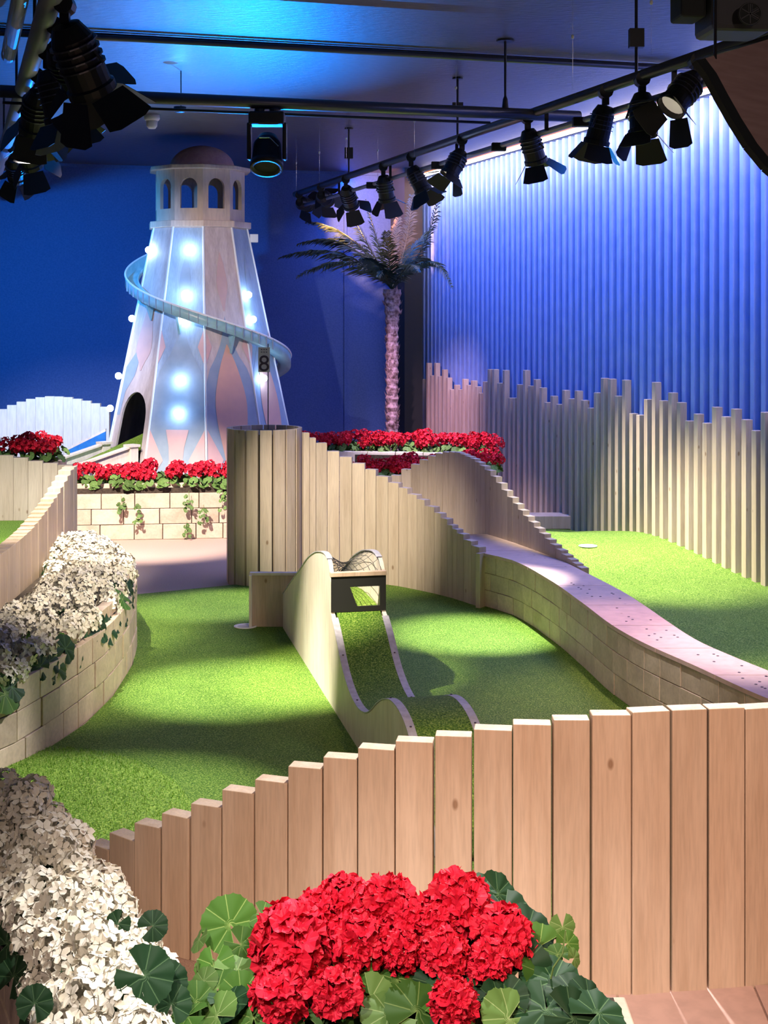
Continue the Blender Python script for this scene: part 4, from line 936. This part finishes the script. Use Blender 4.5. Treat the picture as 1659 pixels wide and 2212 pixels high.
# stage lamps with barn doors
def stage_lamp():
    r = empty('stage_lamp', (0,0,0))
    b = MB(); b.box((0,0,-.03), (.035,.03,.06)); b.tube([(0,-.03,0),(0,.03,0)], .036, 10); b.build('clamp', M['black'], r)
    b = MB(); b.tube([(0,0,-.05),(0,0,-.085)], .008, 8); b.tube([(-.068,0,-.17),(-.066,0,-.10),(-.045,0,-.085),(.045,0,-.085),(.066,0,-.10),(.068,0,-.17)], .006, 6); b.build('yoke', M['steel'], r)
    return r
Mtilt = {}
def lamp(D_, X_, z_, tgt, beam, label, group, extra=None, s_=1.0, roll=0):
    top = Vector((X_, D_, z_)); r = empty('stage_lamp', top, label, 'stage lamp', group)
    b = MB(); b.box(top+Vector((0,0,-.035)), (.034,.03,.06)); b.tube([top+Vector((0,-.035,0)), top+Vector((0,.035,0))], .036, 10); b.build('clamp', M['black'], r)
    aim = (Vector(tgt)-top).normalized(); hub = top+Vector((0,0,-.065))+aim*.11*s_
    sx = aim.cross(Vector((0,0,1))); sx = sx.normalized() if sx.length > .1 else Vector((1,0,0))
    b = MB(); q0 = hub+sx*.068*s_; q1 = hub-sx*.068*s_; tt = top+Vector((0,0,-.06)); b.tube([q0, q0.lerp(tt, .7)+sx*.02, tt, q1.lerp(tt, .7)-sx*.02, q1], .0065, 6); b.build('yoke', M['steel'], r)
    Q = aim.to_track_quat('Z', 'Y').to_matrix()@Matrix.Rotation(roll, 3, 'Z')
    b = MB(); b.lathe([(.0,-.11*s_),(.035*s_,-.105*s_),(.052*s_,-.07*s_),(.055*s_,.05*s_),(.062*s_,.055*s_),(.062*s_,.075*s_),(.055*s_,.075*s_),(.05*s_,.04*s_)], hub, 20, Q); can = b.build('housing', M['black'], r, False)
    b = MB()
    for k in range(4):
        b.lathe([(.054*s_,(-.06+.02*k)*s_),(.061*s_,(-.06+.02*k)*s_),(.061*s_,(-.056+.02*k)*s_),(.054*s_,(-.056+.02*k)*s_)], hub, 16, Q)
    b.build('cooling_fin', M['steel'], r)
    b = MB(); b.lathe([(.05*s_,.055*s_),(.0,.062*s_)], hub, 18, Q); b.build('lens', M['lens'], r)
    if beam: spot(hub+aim*.075*s_, tgt, *beam, r=.022)
    for k in range(4):
        a = math.pi/2*k; Rk = Q@Matrix.Rotation(a, 3, 'Z'); sp = random.uniform(.42,1.0); L_ = (.095 if k % 2 else .11)*s_
        e1 = [Vector((-.05,.058,.076)), Vector((.05,.058,.076)), Vector((.068,.058+L_/s_*math.sin(sp)*.9,.076+L_/s_*math.cos(sp)*.9)), Vector((.04,.058+L_/s_*math.sin(sp),.076+L_/s_*math.cos(sp))), Vector((-.04,.058+L_/s_*math.sin(sp),.076+L_/s_*math.cos(sp))), Vector((-.068,.058+L_/s_*math.sin(sp)*.9,.076+L_/s_*math.cos(sp)*.9))]
        b = MB(); b.prism([hub+Rk@(q*s_) for q in e1], Rk@Vector((0,.0025,0))); b.build('barn_door', M['bluegel'] if (extra == 'blue' and k == 1) else M['black'], r)
    return r
def rD(x): return 3.355/((x-CX)/K+.309)
RL = [(1505,(-1.12,5.0,0),(520,WHITE,22,.8),'stage lamp tilted left on the right rail, nearest the brown hood',1.15),
      (1387,(1.2,6.3,.2),(120,(1,.62,.62),46,.9),'stage lamp hanging straight down with its barn doors spread, second from the brown hood',1.15),
      (1308,(.50,7.75,0),(760,WHITE,24,.85),'stage lamp with a blue gel corner on the right rail',1.1),
      (1140,(1.7,9.2,.1),(560,(1,.95,.76),48,.9),'stage lamp hanging where the cross pipe meets the right rail',1.1),
      (998,(-.95,8.55,0),(430,WHITE,21,.8),'stage lamp with spread doors in front of the left end of the batten wall',1.05),
      (888,(1.6,10.1,.1),(480,(1,.93,.80),46,.9),'upright stage lamp on the rail above the palm fronds',1.1),
      (828,(.35,11.7,.7),(330,(1,.82,.88),40,.9),'stage lamp tilted left above the palm crown',1.1),
      (747,(.30,14.0,.8),(240,(1,.58,.82),42,1),'stage lamp with a pale highlight above the left palm fronds',1.15),
      (693,(.25,15.4,2.45),(60,(1,.50,.42),40,.5),'small dark stage lamp second from the far end of the right rail',1.1),
      (646,(.15,15.6,2.7),(520,(1,.42,.22),44,.4),'small dark stage lamp at the far end of the right rail',1.1)]
for i, (x, tg, beam, lb, s_) in enumerate(RL):
    D = rD(x); lamp(D, railX(D), RZ-.02, tg, beam, lb, 'stage lamps on the right rail', 'blue' if x == 1308 else None, s_, roll=.4*i)
for x in (1235,1060,930,790):    # small blank lamps clamps between
    D = rD(x); b = MB(); b.box((railX(D)+.05,D,RZ-.12), (.09,.06,.05)); tag(b.build('junction_box', M['black'], bevel=.004), 'small black box clipped to the right lighting rail', 'junction box', 'black boxes on the right rail')
LL = [(5.15,(-.30,6.7,.25),(560,WARM,24,.8),1.5,'largest barn door lamp at the top of the left cluster, against the blue ceiling'),
      (5.55,(-.22,9.2,.45),(720,WARM,22,.95),1.3,'second stage lamp down in the upper left cluster'),
      (6.1,(-.72,6.62,0),(480,WHITE,27,.85),1.25,'third stage lamp down in the upper left cluster'),
      (6.7,(-2.5,9.0,.5),(480,WHITE,38,.8),1.25,'fourth stage lamp down in the left cluster'),
      (7.5,(-1.55,12.0,1.9),(270,(1,.78,.72),27,.9),1.2,'fifth stage lamp down in the left cluster'),
      (8.4,(-1.75,10.95,.2),(900,(1,.84,.72),36,.7),1.2,'sixth stage lamp down, near the left picture edge'),
      (7.15,(-1.86,7.7,.7),(290,WARM,44,.8),1.1,'smaller added stage lamp squeezed between the others, low in the left cluster'),  # extra lamp added to brighten the stepped fence tops
      (9.6,(-2.75,12.6,.7),(360,(.98,.88,.98),42,.8),1.1,'farthest stage lamp of the left cluster')]
for i, (D, tg, beam, s_, lb) in enumerate(LL):
    lamp(D, lrailX(D)+.05, RZ-.03, tg, beam, lb, 'stage lamps on the left rail', None, s_, roll=.5*i+.3)
# moving head lamp
c = P(577,318,7.62); t = empty('moving_head_lamp', c, 'bulky black moving-head lamp hanging from the cross pipe right of the tower dome', 'stage lamp')
b = MB(); b.box(c+Vector((0,0,.15)), (.19,.14,.07)); b.tube([c+Vector((-.04,0,.18)), c+Vector((-.04,0,.21))], .03, 8); b.tube([c+Vector((.04,0,.18)), c+Vector((.04,0,.21))], .03, 8); b.build('base', M['black'], t, bevel=.01)
for s_ in (-1, 1):
    b = MB(); b.box(c+Vector((s_*.095,0,.03)), (.022,.07,.2)); b.build('yoke_arm', M['black'], t, bevel=.008)
b = MB(); Q = Vector((0,-.5,-1)).normalized().to_track_quat('Z','Y').to_matrix(); b.lathe([(0,-.1),(.05,-.1),(.075,-.05),(.08,.06),(.088,.065),(.088,.10),(.07,.10),(.065,.06)], c+Vector((0,0,-.03)), 24, Q); b.build('head', M['black'], t, True)
b = MB(); b.lathe([(.07,.085),(0,.09)], c+Vector((0,0,-.03)), 20, Q); b.build('lens', M['blackm'], t)
b = MB(); b.tube([c+Vector((-.035,-.09,.04)), c+Vector((.02,-.09,.04)), c+Vector((.065,-.085,-.005))], .004, 6); b.build('chrome_edge', M['chrome'], t)
t = empty('added_floor_light', (-1.05,11.47,.40), 'small added blue light hidden among the red flowers before the tower', 'added light')  # fixture added to house the low blue spot for the ceiling
b = MB(); b.lathe([(.05,.40),(.06,.44),(.06,.58),(.05,.60)], (-1.05,11.44,0), 14); b.build('housing', M['black'], t, True)
# smoke detector
c = Vector(P(328,250,11.05)); t = empty('smoke_detector', (c.x,c.y,CZ), 'small round white smoke detector on the ceiling left of the tower', 'smoke detector')
b = MB(); b.lathe([(.06,0),(.062,-.03),(.05,-.045)][::-1], (c.x,c.y,CZ), 20); b.build('base', M['white'], t, True)
b = MB(); b.lathe([(.045,-.045),(.042,-.085),(.028,-.105),(0,-.105)][::-1], (c.x,c.y,CZ), 20); b.build('sensor', M['white'], t, True)
t = empty('added_uplight', (-1.29,9.0,3.04), 'small added blue light hung close under the ceiling behind the cross pipe', 'added light')  # fixture added around the blue spot close under the ceiling
b = MB(); b.lathe([(.03,3.03),(.04,3.05),(.04,3.065)], (-1.29,9.0,0), 14); b.build('housing', M['black'], t, True); b = MB(); b.tube([(-1.29,9.045,3.05),(-1.29,9.045,CZ)], .004, 6); b.build('rod', M['black'], t)
# suspension wires
for x, yb, yt, D in ((1237,195,80,6.6),(1407,118,6,6.0),(985,245,190,8.7),(640,412,352,12.6),(690,392,330,11.4),(748,372,300,10.6),(816,385,325,11.2),(895,340,262,9.9)):
    p1 = P(x, yb, D); p0 = P(x, yt, D); t = empty('suspension_wire', p1, 'fine steel suspension wire with a bright bead hanging from the ceiling', 'wire', 'suspension wires')
    b = MB(); b.tube([p1, Vector((p0.x, p0.y, CZ))], .0012, 5); b.build('wire', M['chrome'], t); b = MB(); b.lathe([(.004,-.008),(.007,-.004),(.007,.006),(.003,.01)], p0, 10); b.build('bead', M['white'], t, True)
# loudspeaker with round emblem, upper right
c = P(1590,10,4.9); t = empty('loudspeaker', c, 'dark loudspeaker box with a round three-fork emblem in the top right corner', 'loudspeaker')
b = MB(); b.box(c+Vector((.02,.12,.0)), (.22,.22,.17), .1); b.build('cabinet', M['cab'], t, bevel=.02)
b = MB(); b.box(c+Vector((-.14,.12,.02)), (.09,.14,.10), .1); b.build('bracket', M['blackm'], t, bevel=.01)
e = P(1620,30,4.84); b = MB(); Q = Vector((0,-1,0)).to_track_quat('Z','Y').to_matrix(); b.lathe([(0,0),(.040,0),(.040,.004),(0,.004)], e+Vector((0,.002,0)), 28, Q); b.build('emblem_disc', M['blackm'], t); b = MB(); b.lathe([(.036,0),(.038,0),(.038,.006),(.036,.006),(.036,0)], e, 28, Q)
for k in range(3): b.box(e+Vector((0,-.003,0)), (.004,.004,.066), 0, Matrix.Rotation(math.pi/3*k, 3, 'Y'))
for k in range(3):
    Rk = Matrix.Rotation(math.pi/3*k, 3, 'Y')
    for s_ in (-1, 1): b.box(e+Rk@Vector((s_*.006,-.003,.02)), (.002,.004,.026), 0, Rk)
b.build('emblem', M['cab'], t)
# large curved brown hood, upper right
t = empty('hanging_hood', P(1640,200,4.3), 'large curved brown hood with a black rim hanging at the right edge', 'hood')
arc = [(1500,128),(1524,160),(1548,205),(1578,258),(1612,312),(1650,358),(1700,400)]
arc = [(lerp(arc[0][0],0,0),0)] and arc
inner_pts = [P(x+24, y-2, 4.32) for x, y in arc]; rim0 = [P(x+4, y+2, 4.28) for x, y in arc]; far_pts = [P(x+330, y-95, 5.05) for x, y in arc]
b = MB()
for i in range(len(arc)-1): b.quad([inner_pts[i], inner_pts[i+1], far_pts[i+1], far_pts[i]])
b.build('lining', M['brown'], t, False, solid=.012)
b = MB()
for i in range(len(arc)-1): b.quad([rim0[i], rim0[i+1], inner_pts[i+1], inner_pts[i]])
b.build('rim', M['blackm'], t, solid=.02)
b = MB(); b.quad([P(1500,128,4.28), P(1545,112,4.4), P(1860,36,5.05), P(1830,20,5.05)][:4]); b.build('top_band', M['blackm'], t, solid=.015)

for q_ in (P(1545,128,4.36), P(1790,60,4.9)):
    b = MB(); b.tube([q_, Vector((q_.x, q_.y, CZ))], .005, 6); b.build('hanging_rod', M['black'], t)
